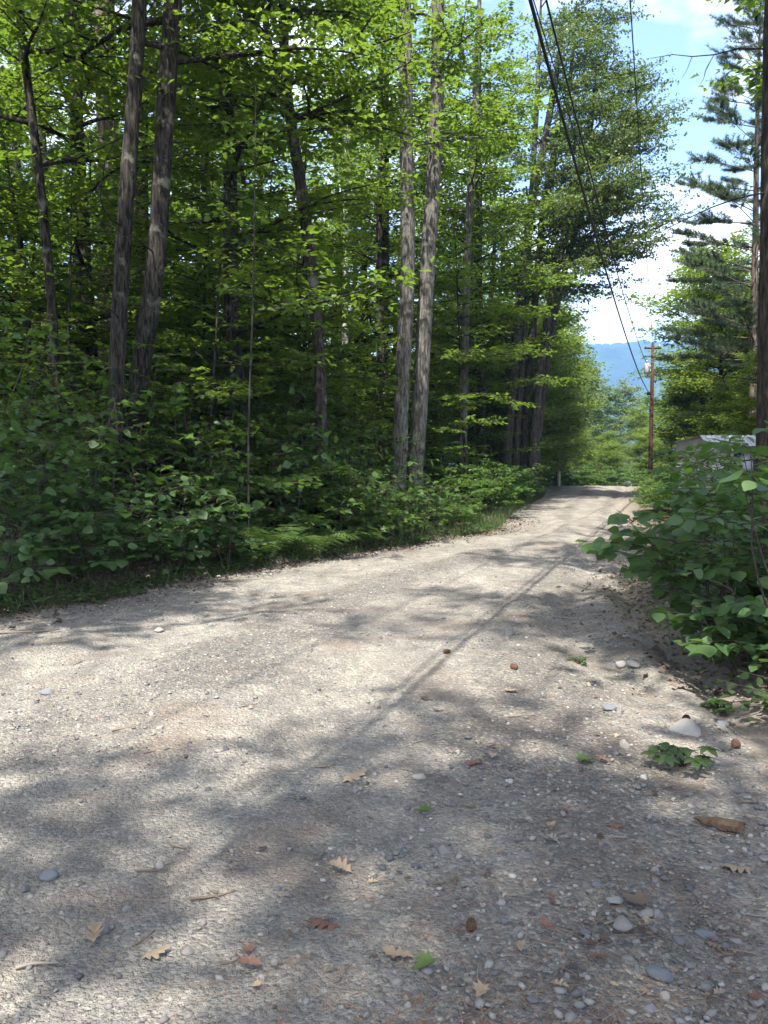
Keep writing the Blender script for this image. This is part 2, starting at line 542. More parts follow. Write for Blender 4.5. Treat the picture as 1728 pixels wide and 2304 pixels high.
# ---------------------------------------------------------------- ground, road, hill
def graded(lo, hi, mid_lo, mid_hi, fine, grow=1.22):
    a = list(np.arange(mid_lo, mid_hi + 1e-6, fine))
    s, x = fine, a[-1]
    while x < hi:
        s *= grow; x += s; a.append(x)
    s, x = fine, a[0]
    while x > lo:
        s *= grow; x -= s; a.insert(0, x)
    return np.array(a)


gx = graded(-2500, 2500, -8, 12, 0.16)
gy = graded(-120, 3200, 1, 24, 0.16, 1.12)
X, Y = np.meshgrid(gx, gy)
Z = floor_z(X, Y)
V = np.stack([X, Y, Z], -1).reshape(-1, 3)
nx, ny = len(gx), len(gy)
I, J = np.meshgrid(np.arange(ny - 1), np.arange(nx - 1), indexing='ij')
a = (I * nx + J).ravel()
F = np.stack([a, a + 1, a + nx + 1, a + nx], -1)
out_ = np.maximum(Lx(Y) - X, X - Rx(Y)) + .2 * wob(X, Y, 1.5, 6.0)
obj('ground', mesh_np('ground', V, [F], [M['floor']], np.clip(1.0 - np.maximum(out_, 0) / np.where(X > Rx(Y), 1.1, .7), 0, 1).ravel()), kind='structure')

rng = np.random.default_rng(3)
ry = np.concatenate([np.arange(-12, 1.5, 0.3), np.arange(1.5, 12, 0.04), np.arange(12, 30, 0.10), np.arange(30, 110, 0.6)])
ru = np.linspace(0, 1, 130)
YY, UU = np.meshgrid(ry, ru, indexing='ij')
l_, r_ = Lx(YY) - 0.75, Rx(YY) + 0.75
XX = l_ + (r_ - l_) * UU
ZZ = road_z(XX, YY) + 0.004 * rng.normal(0, 1, XX.shape) * (YY < 14)
V = np.stack([XX, YY, ZZ], -1).reshape(-1, 3)
ny, nx = len(ry), len(ru)
I, J = np.meshgrid(np.arange(ny - 1), np.arange(nx - 1), indexing='ij')
a = (I * nx + J).ravel()
S_ = (XX - Lx(YY)) / (Rx(YY) - Lx(YY))
ridge_ = np.exp(-((S_ - .5) / .085) ** 2) + np.exp(-((S_ - .10) / .09) ** 2) + np.exp(-((S_ - .86) / .08) ** 2) + .35 * np.exp(-((S_ - .24) / .03) ** 2)
ridge_ = np.clip(ridge_ * (.75 + .6 * wob(XX, YY, .9, 8.0)) + .22 * wob(XX, YY, 2.2, 3.0), 0, 1)
obj('road', mesh_np('road', V, [np.stack([a, a + 1, a + nx + 1, a + nx], -1)], [M['road']], ridge_.ravel()), kind='structure')

# far wooded mountain beyond the valley
hx = np.linspace(-900, 2600, 240)
hy = np.linspace(1500, 3000, 60)
X, Y = np.meshgrid(hx, hy)
ridge = 335 + 60 * np.sin(X * 0.0021 + 0.4) + 22 * np.sin(X * 0.0074 + 1) - 0.10 * np.abs(X - 560)
prof = np.sin(np.clip((Y - 1500) / 1500, 0, 1) * np.pi) ** 0.8
rr = np.random.default_rng(5)
Z = -30 + ridge * prof + 7 * wob(X * 0.02, Y * 0.02, 1.0, 2.0) + 3.0 * rr.normal(0, 1, X.shape)
V = np.stack([X, Y, Z], -1).reshape(-1, 3)
I, J = np.meshgrid(np.arange(59), np.arange(239), indexing='ij')
a = (I * 240 + J).ravel()
obj('mountain', mesh_np('mountain', V, [np.stack([a, a + 1, a + 241, a + 240], -1)], [M['hill']]), kind='structure')

# ---------------------------------------------------------------- leaf templates (local Y = midrib, Z = face)
def tpl_rhomb(w=0.62, fold=0.10):
    v = np.array([[0, 0, 0], [w / 2, .42, fold], [0, 1, -.04], [-w / 2, .42, fold]])
    return v, [np.array([[0, 1, 2], [0, 2, 3]])]


def tpl_oval(w=0.7, fold=0.06):
    v = np.array([[0, 0, 0], [w * .38, .2, fold], [w * .5, .5, fold], [w * .32, .8, fold * .6], [0, 1, -.08], [-w * .32, .8, fold * .6], [-w * .5, .5, fold], [-w * .38, .2, fold], [0, .5, 0]])
    return v, [np.array([[8, i, (i + 1) % 8] for i in range(8)])]


def tpl_maple():
    h = [(0.06, .0), (.34, -.04), (.24, .14), (.52, .30), (.34, .40), (.36, .62), (.19, .56), (.0, 1.0)]
    o = [(x, y, .10 * abs(x)) for x, y in h]
    o2 = [(-x, y, .10 * abs(x)) for x, y in h[-2::-1]]
    v = np.array(o + o2 + [(0, .3, 0)])
    n = len(v) - 1
    v[7, 2] = -.07
    return v, [np.array([[n, i, (i + 1) % n] for i in range(n)])]


def tpl_star():
    v = np.array([[0, 0, 0], [.40, .12, .05], [.25, .40, .03], [.30, .66, .05], [0, 1, -.05], [-.30, .66, .05], [-.25, .40, .03], [-.40, .12, .05]])
    return v, [np.array([[0, 1, 2], [0, 2, 6], [0, 6, 7], [2, 3, 4], [2, 4, 6], [6, 4, 5]])]


T_RH, T_OV, T_MP, T_ST = tpl_rhomb(), tpl_oval(0.62), tpl_maple(), tpl_star()
T_LONG = tpl_oval(0.40, 0.05)
T_TRI = (np.array([[-.5, 0, 0], [.5, 0, 0], [0, 1, 0]]), [np.array([[0, 1, 2]])])
UP = np.array([0, 0, 1.0])


def polyline(p0, d0, length, n, rng, bend=0.0, lift=0.0, wander=0.12):
    """curved limb: bend>0 levels / droops, lift<0 droops"""
    pts = [np.array(p0, float)]
    d = norm(np.array(d0, float))
    st = length / n
    for i in range(n):
        d = norm(d + np.array([0, 0, lift]) / n + rng.normal(0, wander, 3) * np.array([1, 1, .6]) - bend * np.array([0, 0, d[2]]) / n)
        pts.append(pts[-1] + d * st)
    return np.array(pts)


def spray(mb, rng, pts, rad0, t0=0.25, step=0.3, twig=0.9, leaf_sp=0.11, size=0.11, tilt=0.35, droop=0.06, pair=True, tpl=T_RH, twigs=True, m_leaf=0, m_twig=1, collect=None, fwd=0.6, hang=0.15, mult=1, jit=.10):
    """side twigs in a flat fan along a limb, with leaves in pairs along every twig"""
    seg = np.linalg.norm(np.diff(pts, axis=0), axis=1)
    s = np.concatenate([[0], np.cumsum(seg)])
    Ln = s[-1]
    pos = np.arange(t0 * Ln, Ln, step)
    if len(pos) == 0:
        pos = np.array([Ln * .8])
    pos = np.clip(pos + rng.uniform(-.3, .3, len(pos)) * step, 0, Ln)
    P = np.stack([np.interp(pos, s, pts[:, k]) for k in range(3)], -1)
    Tn = norm(np.stack([np.interp(pos, (s[1:] + s[:-1]) / 2, np.diff(pts, axis=0)[:, k] / seg) for k in range(3)], -1))
    side = norm(np.cross(Tn, UP) + rng.normal(0, .15, Tn.shape))
    sg = np.where(np.arange(len(pos)) % 2 == 0, 1.0, -1.0)[:, None]
    D = norm(Tn * fwd * rng.uniform(.6, 1.4, (len(pos), 1)) + side * sg + UP * rng.uniform(-.15, .22, (len(pos), 1)))
    ln = twig * (1 - .5 * pos / Ln) * rng.uniform(.55, 1.15, len(pos))
    # terminal shoot
    P = np.vstack([P, pts[-1:]]); D = np.vstack([D, norm(pts[-1:] - pts[-2:-1])]); ln = np.append(ln, twig * .6)
    ns = max(2, int(twig * 1.15 / leaf_sp))
    u = (np.arange(ns)[None] + rng.uniform(.1, .9, (len(P), ns))) * leaf_sp
    ok = u < ln[:, None]
    Q = P[:, None] + D[:, None] * u[..., None] - UP * (droop * u ** 2)[..., None]
    Dd = np.repeat(D[:, None], ns, 1)
    if twigs:
        for p, d, l in zip(P, D, ln):
            e = p + d * l - UP * droop * l * l
            mid = p + d * l * .5 - UP * droop * l * l * .25
            mb.tube(np.array([p, mid, e]), np.array([.006, .004, .002]) * (0.6 + twig * .5), 3, m_twig, .5, cap=False)
    Q = Q[ok]; Dd = Dd[ok]
    if mult > 1:
        Q = np.repeat(Q, mult, 0); Dd = np.repeat(Dd, mult, 0)
        Q = Q + rng.normal(0, 1, Q.shape) * np.array([jit, jit, jit * .55])
    outs = []
    for q_side in ((1, -1) if pair else (1,)):
        sd = norm(np.cross(Dd, UP)) * (q_side if pair else rng.choice([-1, 1], (len(Q), 1)))
        ld = norm(Dd * .55 + sd * .85 + rng.normal(0, .25, Dd.shape) - UP * rng.uniform(0, 2 * hang, (len(Q), 1)))
        nn = norm(UP + rng.normal(0, tilt, Dd.shape))
        sz = size * rng.uniform(.65, 1.2, len(Q))
        outs.append((Q + ld * size * .2, ld, nn, sz))
    Pq, Dq, Nq, Sq = [np.concatenate(z) for z in zip(*outs)]
    if collect is not None:
        collect.append((Pq, Dq, Nq, Sq))
    else:
        mb.leaves(tpl, Pq, Dq, Nq, Sq, rng, m_leaf)


def smooth_path(pts, n):
    pts = np.asarray(pts, float)
    s = np.concatenate([[0], np.cumsum(np.linalg.norm(np.diff(pts, axis=0), axis=1))])
    t = np.linspace(0, s[-1], n)
    P = np.stack([np.interp(t, s, pts[:, k]) for k in range(3)], -1)
    for _ in range(3):
        P[1:-1] = .25 * P[:-2] + .5 * P[1:-1] + .25 * P[2:]
    return P


def make_tree(name, spines, mats, rng, limb_z=(5, 18), nlimb=16, limb_len=(3.5, 1.2), elev=0.5, tpl=T_RH, size=0.12, step=.42, twig=1.2,
              leaf_sp=.16, tilt=.4, label='', group=None, cat='tree', k=14, limb_rad=.05, bend=1.0, lift=0.0, stubs=0, loc=None, flare=True, hang=.15, pair=True, az0=None, az_spread=math.pi, m_extra=None, ellipse=False, mult=1, jit=.10, sub=(.25, .45, .65)):
    """spines: list of (pts world, radii). Tree = Empty at base > trunk (one for each stem), crown"""
    base = np.array(spines[0][0][0]) if loc is None else np.array(loc, float)
    root = empty(name, base, label, cat, group)
    crown = MB()
    gold = 2.399963
    for si, (pts, rad) in enumerate(spines):
        tr = MB()
        pts = np.asarray(pts, float) - base
        P = smooth_path(pts, max(14, int(np.linalg.norm(pts[-1] - pts[0]) * 2.2)))
        tt = np.linspace(0, 1, len(P))
        R = np.interp(tt, np.linspace(0, 1, len(rad)), rad)
        if flare:
            R = R * (1 + .45 * np.exp(-((P[:, 2] - P[0, 2]) / .35)))
        R = R * (1 + .03 * rng.normal(0, 1, len(R)))
        tr.tube(P, R, k, 0, .5, rough=.03, rng=rng)
        h = P[:, 2]
        n = nlimb if si == 0 else max(3, nlimb * 2 // 3)
        for i in range(n):
            z = limb_z[0] + (min(limb_z[1], h.max() - .2) - limb_z[0]) * ((i + rng.uniform(0, .8)) / n)
            f = (z - limb_z[0]) / max(.1, limb_z[1] - limb_z[0])
            p = np.array([np.interp(z, h, P[:, c_]) for c_ in range(3)])
            r = np.interp(z, h, R)
            az = i * gold + rng.uniform(-.5, .5) + si if az0 is None else az0 + rng.uniform(-az_spread, az_spread)
            el = elev * (0.5 + .9 * f) + rng.uniform(-.12, .12)
            d = np.array([math.cos(az) * math.cos(el), math.sin(az) * math.cos(el), math.sin(el)])
            ll = (limb_len[0] * (1 - f) + limb_len[1] * f) * rng.uniform(.7, 1.15)
            if ellipse:
                ll = limb_len[0] * (math.sin(math.pi * (.16 + .74 * f)) ** .8) * rng.uniform(.75, 1.15)
            lp = polyline(p, d, ll, 7, rng, bend, lift, .10)
            lr = min(limb_rad * (ll / limb_len[0]) + .008, r * .7)
            tr.tube(lp, np.linspace(lr, .008, len(lp)), 5, 0, .5)
            spray(crown, rng, lp, lr, .22, step, twig, leaf_sp, size, tilt, tpl=tpl, hang=hang, pair=pair, twigs=True, mult=mult, jit=jit)
            # secondary limbs
            for q in sub:
                if ll > 1.1:
                    j = int(q * 7)
                    dd = norm(lp[j + 1] - lp[j])
                    sd = norm(np.cross(dd, UP)) * rng.choice([-1, 1])
                    d2 = norm(dd * .7 + sd * .75 + UP * rng.uniform(-.15, .35))
                    l2 = polyline(lp[j], d2, ll * .5, 5, rng, bend, lift, .1)
                    tr.tube(l2, np.linspace(lr * .5, .006, len(l2)), 4, 0, .5)
                    spray(crown, rng, l2, lr * .5, .1, step, twig * .85, leaf_sp, size, tilt, tpl=tpl, hang=hang, pair=pair, twigs=True, mult=mult, jit=jit)
        for i in range(stubs):
            z = rng.uniform(1.2, limb_z[0] + 2)
            p = np.array([np.interp(z, h, P[:, c_]) for c_ in range(3)])
            az = rng.uniform(0, 6.28)
            sp_ = polyline(p, (math.cos(az), math.sin(az), rng.uniform(-.2, .4)), rng.uniform(.5, 2.2), 6, rng, .3, 0, .22)
            tr.tube(sp_, np.linspace(.016, .004, len(sp_)), 4, 0, .5)
            for q in range(2):
                j = rng.integers(2, 6)
                s2 = polyline(sp_[j], norm(sp_[j] - sp_[j - 1] + rng.normal(0, .6, 3)), rng.uniform(.3, .9), 4, rng, .2, 0, .2)
                tr.tube(s2, np.linspace(.008, .003, len(s2)), 3, 0, .5)
        obj('trunk', tr.mesh('trunk', [mats[1]]), root)
    if crown.n:
        obj('crown', crown.mesh('crown', [mats[0], M['twig']]), root)
    return root


def straight(H, r0, rng, lean=.03, r1=.03):
    pts = [np.array([0, 0, -.15])]
    for i in range(1, 9):
        pts.append(np.array([lean * H * (i / 8) ** 1.3 + rng.normal(0, .06), rng.normal(0, .06), H * i / 8]))
    return (np.array(pts), [r0, r0 * .85, r0 * .7, r0 * .5, r1])


def make_pine(name, spine, rng, z0, z1, blen=3.0, mats=None, label='', group=None, nwh=16, per=5, tuft=0.11, stubs=6, droop=-.1, seg_tufts=None, dens=1.0):
    pts, rad = spine
    base = np.array(pts[0])
    root = empty(name, base, label, 'tree', group)
    tr, cr = MB(), MB()
    P = smooth_path(np.asarray(pts) - base, 26)
    R = np.interp(np.linspace(0, 1, len(P)), np.linspace(0, 1, len(rad)), rad)
    R = R * (1 + .4 * np.exp(-(P[:, 2] - P[0, 2]) / .4))
    tr.tube(P, R, 14, 0, .5, rough=.03, rng=rng)
    h = P[:, 2]
    TP, TD = [], []
    for w in range(nwh):
        f = w / max(1, nwh - 1)
        for q in range(per):
            z = z0 + (z1 - z0) * f + rng.uniform(-.25, .25)
            p = np.array([np.interp(z, h, P[:, c_]) for c_ in range(3)])
            az = q * 2 * math.pi / per + w * .9 + rng.uniform(-.35, .35)
            ll = blen * (1 - .72 * f) * rng.uniform(.65, 1.15)
            b_ = polyline(p, (math.cos(az), math.sin(az), .12 + .5 * f), ll, 7, rng, .5, .25 + droop, .06)
            tr.tube(b_, np.linspace(.028 * ll / blen + .008, .005, 8), 4, 0, .5)
            nt_ = int(ll * 9.0 * dens) + 4
            for t in rng.uniform(.35, 1.0, nt_):
                j = min(6, int(t * 7)); fr_ = t * 7 - j
                pp = b_[j] + (b_[j + 1] - b_[j]) * min(1, fr_)
                dd = norm(b_[j + 1] - b_[j])
                sd = norm(np.cross(dd, UP)) * rng.choice([-1, 1])
                sl = rng.uniform(.25, .95) * (1.25 - .6 * t)
                d2 = norm(dd * .8 + sd * rng.uniform(.3, 1.0) + UP * rng.uniform(.0, .3))
                e = pp + d2 * sl
                tr.tube(np.array([pp, e]), np.array([.006, .003]), 3, 0, .5, cap=False)
                for uu in np.linspace(.3, 1.0, 5):
                    TP.append(pp + d2 * sl * uu); TD.append(norm(d2 + rng.normal(0, .2, 3)))
    TP = np.array(TP); TD = np.array(TD)
    nn = 15
    Pn = np.repeat(TP, nn, 0)
    Dn = norm(np.repeat(TD, nn, 0) * .75 + rng.normal(0, .55, (len(Pn), 3)))
    Nn = rng.normal(0, 1, (len(Pn), 3))
    tv = T_TRI[0] * np.array([.085, 1, 1])
    cr.leaves((tv, T_TRI[1]), Pn, Dn, Nn, tuft * rng.uniform(.8, 1.2, len(Pn)), rng, 0, np.repeat(rng.random(len(TP)), nn))
    for i in range(stubs):
        z = rng.uniform(1.5, z0 + 1)
        p = np.array([np.interp(z, h, P[:, c_]) for c_ in range(3)])
        az = rng.uniform(0, 6.28)
        sp_ = polyline(p, (math.cos(az), math.sin(az), rng.uniform(-.25, .25)), rng.uniform(.6, 2.4), 6, rng, .3, -.2, .18)
        tr.tube(sp_, np.linspace(.018, .004, len(sp_)), 4, 0, .5)
        for q in range(3):
            j = rng.integers(1, 6)
            s2 = polyline(sp_[j], norm(sp_[j] - sp_[j - 1] + rng.normal(0, .6, 3)), rng.uniform(.2, .8), 4, rng, .2, -.2, .2)
            tr.tube(s2, np.linspace(.007, .003, len(s2)), 3, 0, .5)
    obj('trunk', tr.mesh('trunk', [mats[1]]), root)
    obj('crown', cr.mesh('crown', [mats[0]]), root)
    return root


def px_spine(D_pts, d, wD, top, taper=0.55, d_top=None):
    """stem traced as view pixels at distance d, base dropped to the ground, extended upwards to height top"""
    P = [atD(x, y, d) for x, y in D_pts]
    g = P[0].copy(); g[2] = float(surf_z(g[0], d)) - .15
    if P[0][2] > g[2] + .05:
        P = [g] + P
    else:
        P[0] = g
    dirv = norm(P[-1] - P[-2])
    dirv = norm(dirv * np.array([.6, .6, 1]) + np.array([0, 0, .6]))
    if top > P[-1][2]:
        P.append(P[-1] + dirv * (top - P[-1][2]) / dirv[2])
    r = wD * K * d / FPX / 2
    return (np.array(P), [r, r * .93, r * .85, r * .7, r * taper * .5])


# ---------------------------------------------------------------- the traced trees of the left wood
R_ = np.random.default_rng
mp = (M['maple'], M['bark_oak'])
sA = px_spine([(250, 920), (252, 780), (262, 600), (275, 400), (292, 180), (303, 0)], 12.0, 35, 17)
sB = px_spine([(284, 920), (304, 790), (328, 650), (344, 500), (352, 300), (376, 0)], 12.4, 42, 18)
make_tree('maple_tree', [sB, sA], mp, R_(11), (7.5, 17), 16, (3.6, 1.4), .45, T_RH, .15, .36, 1.2, .12, mult=2, stubs=5,
          label='twin-stemmed maple with furrowed grey bark and pale lichen patches at the wood edge', k=18)
make_pine('white_pine', px_spine([(240, 920), (236, 400), (226, 80)], 20, 52, 24), R_(12), 9, 23, 4.2, (M['pine'], M['bark_pine']),
          'thick pale-barked pine standing behind the twin-stemmed maple', None, 14, 5, .13, 10)
make_pine('red_pine', px_spine([(308, 920), (306, 300), (304, 0)], 18, 30, 22), R_(13), 11, 21, 3.0, (M['pine'], M['bark_dark']),
          'straight reddish-brown conifer trunk seen between the two stems of the maple', None, 9, 5, .13, 6)
make_tree('maple_tree', [px_spine([(118, 720), (100, 520), (76, 300), (52, 120), (36, 0)], 13, 21, 14)], mp, R_(14), (6.0, 14), 12, (2.8, 1.0), .5, T_RH, .14, .36, 1.1, .12, mult=2,
          label='slender leaning maple stem, the leftmost tall trunk along the wood edge', k=12)
make_tree('maple_tree', [px_spine([(58, 600), (30, 440), (6, 310), (-14, 200)], 15, 12, 11)], mp, R_(15), (4.5, 11), 10, (2.2, .8), .5, T_RH, .13, .36, 1.0, .12, mult=2,
          label='very thin leaning maple pole beside the slender leaning stem', k=10)
sC = px_spine([(696, 1010), (690, 760), (672, 560), (640, 330), (622, 240), (612, 120), (612, 0)], 15, 27, 16)
c_f = np.array([atD(624, 250, 15), atD(603, 190, 14.9), atD(578, 90, 14.7), atD(570, 0, 14.5), atD(560, -160, 14.2)])
make_tree('cherry_tree', [sC, (c_f, [.085, .07, .055, .03])], (M['maple'], M['bark_mottle']), R_(16), (7.5, 15), 12, (2.8, 1.2), .5, T_RH, .14, .36, 1.1, .12, mult=2,
          label='crooked dark trunk with scabby mottled bark that forks high up', k=14, flare=True)
make_tree('maple_sapling', [px_spine([(535, 900), (546, 700), (550, 500), (552, 300)], 11.5, 5, 7)], (M['sapling'], M['bark_mottle']), R_(17), (3.6, 7), 8, (1.3, .5), .35, T_ST, .12, .3, .6, .12,
          label='pencil-thin pale sapling stem between the twin maple and the crooked trunk', k=8, limb_rad=.015)
make_tree('ash_tree', [px_spine([(858, 1095), (870, 800), (882, 600), (878, 300), (875, 0)], 21, 33, 21)], (M['maple'], M['bark_ash']), R_(18), (9.5, 21), 14, (3.6, 1.4), .5, T_RH, .16, .36, 1.2, .13, mult=2,
          label='left trunk of the close pair of tall grey trees at the road edge', k=16)
make_tree('ash_tree', [px_spine([(892, 1085), (905, 900), (922, 600), (935, 400), (945, 200), (946, 0)], 21.6, 36, 21)], (M['maple'], M['bark_ash']), R_(19), (10, 21), 14, (3.6, 1.4), .5, T_RH, .16, .36, 1.2, .13, mult=2,
          label='right trunk of the close grey pair, sunlit and pale in its upper part', k=16)
make_tree('birch_tree', [px_spine([(1000, 900), (1008, 600), (1012, 480), (1025, 300), (1036, 0)], 28, 20, 20)], (M['maple'], M['bark_ash']), R_(20), (9, 20), 12, (3.2, 1.2), .5, T_RH, .16, .38, 1.2, .14, mult=2,
          label='grey trunk standing behind the close pair on the road side', k=12)
make_tree('maple_tree', [px_spine([(832, 900), (833, 500), (836, 0)], 30, 17, 20)], mp, R_(21), (8, 20), 12, (3.4, 1.2), .5, T_RH, .16, .38, 1.2, .14, mult=2,
          label='dark straight trunk deeper in the wood just behind the close pair', k=12)
make_tree('birch_tree', [px_spine([(745, 900), (746, 600), (752, 0)], 31, 15, 19)], (M['maple'], M['bark_birch']), R_(22), (8, 19), 12, (3.2, 1.2), .5, T_RH, .16, .38, 1.2, .14, mult=2,
          label='pale birch trunk deep in the wood behind the crooked trunk', k=12)

# the poplar clump that leans over the road
pop = (M['poplar'], M['bark_poplar'])
Fd = 34
stems = [
    ([(1095, 960), (1110, 800), (1128, 600), (1150, 430), (1170, 340), (1186, 250), (1205, 150), (1216, 60)], 22, 21),
    ([(1115, 965), (1130, 760), (1140, 560), (1150, 400), (1158, 250), (1166, 90)], 16, 22),
    ([(1130, 965), (1142, 800), (1160, 600), (1174, 450), (1196, 330), (1230, 190)], 18, 21),
    ([(1150, 965), (1168, 790), (1190, 650), (1216, 520), (1244, 410), (1280, 260)], 20, 19),
    ([(1160, 965), (1180, 800), (1205, 640), (1238, 520), (1266, 400), (1320, 240)], 15, 18)]
slabels = ['stoutest dark poplar stem of the clump leaning over the road', 'straight upright poplar stem inside the leaning clump', 'middle poplar stem of the leaning clump with a pale side',
           'poplar stem of the clump bending out towards the wires', 'outermost poplar stem of the clump leaning furthest over the road']
for i, (pp, w, top) in enumerate(stems):
    make_tree('poplar_tree', [px_spine(pp, Fd + (i % 3) * .5, w, top, .5)], pop, R_(30 + i), (8.5 + .5 * i, top), 20, (5.4, 2.4), .30, tpl_rhomb(.8, .05), .115, .30, 1.1, .10, .9, mult=2,
              label=slabels[i], group='poplar clump leaning over the road', k=10, az0=-.15, az_spread=1.5 if i else 2.6, bend=.6, lift=-.1, hang=.6, pair=True)

# ---------------------------------------------------------------- prototypes for the rest
protoM = []
for i in range(4):
    rg = R_(50 + i)
    H = [17, 19, 16, 18][i]
    t = make_tree('maple_tree', [straight(H, .16 + .02 * i, rg, .03)], (M['maple'], M['bark_oak']), rg, (2.6 + .5 * i, H), 26, (4.2, 1.3), .40, T_RH, .17, .36, 1.3, .14, mult=2,
                  label='tall maple of the left wood with a plain grey-brown trunk', group='maples of the left wood', k=10, loc=(0, 0, 0))
    protoM.append(t)
protoU = []
for i in range(5):
    rg = R_(60 + i)
    H = [5.0, 6.5, 7.5, 5.8, 8.5][i]
    t = make_tree('young_maple', [straight(H, .035 + .004 * i, rg, .06, .008)], (M['maple'], M['bark_oak']), rg, (1.0 + .25 * i, H), 20, (2.3, .7), .20, T_ST, .12, .24, .8, .10, .3, mult=1,
                  label='young maple in the left wood with leaves in flat layers', group='young maples under the left wood', k=7, loc=(0, 0, 0), limb_rad=.016)
    protoU.append(t)
protoB = []
for i in range(3):
    rg = R_(70 + i)
    sp = []
    for q in range(5):
        az = q * 1.26 + rg.uniform(-.4, .4)
        H = rg.uniform(1.1, 2.1)
        sp.append((polyline((0.06 * math.cos(az), .06 * math.sin(az), -.1), (math.cos(az) * .45, math.sin(az) * .45, 1), H, 6, rg, -.1, 0, .08), [.014, .010, .006]))
    t = make_tree('roadside_bush', sp, (M['sapling'], M['twig']), rg, (.25, 2.2), 9, (.9, .45), .3, T_ST, .10, .14, .42, .075, .4, mult=2, jit=.05,
                  label='leafy bush on the bank along the left road edge', group='bushes along the left road edge', cat='bush', k=5, limb_rad=.008, loc=(0, 0, 0), flare=False)
    protoB.append(t)
protoR = []
for i in range(3):
    rg = R_(80 + i)
    H = [13, 15, 11][i]
    t = make_tree('maple_tree', [straight(H * .94, .14, rg, .03)], (M['bright'], M['bark_oak']), rg, (1.0, H * .93), 34, (3.7, 1.3), .55, T_RH, .22, .42, 1.2, .17, mult=4, jit=.28, ellipse=True,
                  label='sunlit yellow-green maple on the right side of the road', group='maples right of the road', k=8, loc=(0, 0, 0))
    protoR.append(t)
protoS = []
for i in range(3):
    rg = R_(86 + i)
    t = make_tree('maple_tree', [straight(21, .2, rg, .02)], (M['maple'], M['bark_oak']), rg, (9.5, 20.5), 12, (4.5, 1.3), .5, T_RH, .24, .50, 1.0, .17, mult=5, jit=.24, ellipse=True,
                  label='tall maple at the roadside beside the viewpoint', group='roadside maples beside the viewpoint', k=10, loc=(0, 0, 0))
    protoS.append(t)
protoA = []
for i in range(2):
    rg = R_(90 + i)
    H = [17, 14][i]
    t = make_tree('aspen_tree', [straight(H * .95, .13, rg, .03)], (M['aspen'], M['bark_birch']), rg, (3.0, H * .94), 34, (2.9, 1.0), .7, tpl_rhomb(.8, .05), .21, .40, 1.0, .15, .8, mult=4, jit=.28, ellipse=True,
                  label='pale-leaved aspen with a white trunk beyond the crest of the road', group='aspens beyond the crest', k=8, loc=(0, 0, 0), hang=.5)
    protoA.append(t)

placed = {}
MARKS = [((-3.95, 12), 'the twin-stemmed maple'), ((-1.25, 15), 'the crooked mottled trunk'), ((.6, 21.3), 'the close grey pair of trunks'), ((7.2, 34.5), 'the leaning poplar clump'), ((-6.8, 13), 'the slender leaning stem'), ((-7.4, 20), 'the thick pale-barked pine'), ((-2.2, 31), 'the deep pale birch trunk')]


def near_right(x, y):
    d, n_ = min((math.hypot(x - a, y - b), n_) for (a, b), n_ in [((16.25, 47), 'the utility pole'), ((10, 20), 'the metal-clad shed'), ((15.2, 32), 'the open feathery white pine'), ((20.4, 38), 'the second white pine')])
    return ('beside ' if d < 3.4 else 'not far from ' if d < 8 else 'well behind ') + n_


def near(x, y):
    d, n_ = min((math.hypot(x - a, y - b), n_) for (a, b), n_ in MARKS)
    return ('beside ' + n_) if d < 3.2 else ('not far from ' + n_ if d < 8 else ('in the deep of the left wood' if y < 50 else 'at the far end of the left wood'))




def put(proto, x, y, rz, s, label=None, group=None):
    z = float(surf_z(x, y))
    key = proto.name
    if key not in placed:
        placed[key] = 1
        proto.location = (x, y, z)
        proto.rotation_euler = (0, 0, rz)
        proto.scale = (s, s, s)
        if label: proto['label'] = label
        if group: proto['group'] = group
        return proto
    return copy_tree(proto, (x, y, z), rz, s, label, group)


rng = R_(100)
rnd = random.Random(7)
# tall maples deeper in the left wood
pts = []
tries = 0
while len(pts) < 46 and tries < 9000:
    tries += 1
    y = rng.uniform(15, 40) if len(pts) < 25 else rng.uniform(40, 85)
    x = rng.uniform(-.62 * y - 3, float(Lx(y)) - 2.2)
    if (y < 24 and x > -.12 * y) or (-.11 < x / y < -.05 and y < 16):
        continue
    if all((x - a) ** 2 + (y - b) ** 2 > 9 for a, b in pts):
        pts.append((x, y))
for i, (x, y) in enumerate(pts):
    put(protoM[i % 4], x, y, rng.uniform(0, 6.28), rng.uniform(.85, 1.15), 'tall plain grey-brown maple ' + near(x, y))
for i, (x, y) in enumerate([(2.9, 28.5), (4.0, 32), (2.2, 37), (4.8, 43), (.5, 46), (6.4, 50), (3.2, 55), (8.2, 57), (-2.5, 40), (-5, 34), (9.5, 66), (5.2, 64)]):
    put(protoM[(i + 2) % 4], x, y, i * 1.7, 1.0 + .04 * (i % 4), 'tall plain grey-brown maple ' + near(x, y))
# young maples: shelves of leaves between the trunks
pts = []
tries = 0
while len(pts) < 78 and tries < 9000:
    tries += 1
    y = rng.uniform(12.8, 50) if len(pts) > 34 else rng.uniform(12.8, 24)
    x = rng.uniform(-.56 * y - 1, float(Lx(y)) - 1.3)
    if (y < 22.5 and -.10 < x / y < .12) or (y < 15.5 and -.16 < x / y < .02):
        continue
    if all((x - a) ** 2 + (y - b) ** 2 > 2.4 for a, b in pts):
        pts.append((x, y))
for i, (x, y) in enumerate(pts):
    put(protoU[int(rng.integers(0, 5))], x, y, rng.uniform(0, 6.28), rng.uniform(.8, 1.2), 'young maple with flat leaf layers ' + near(x, y))
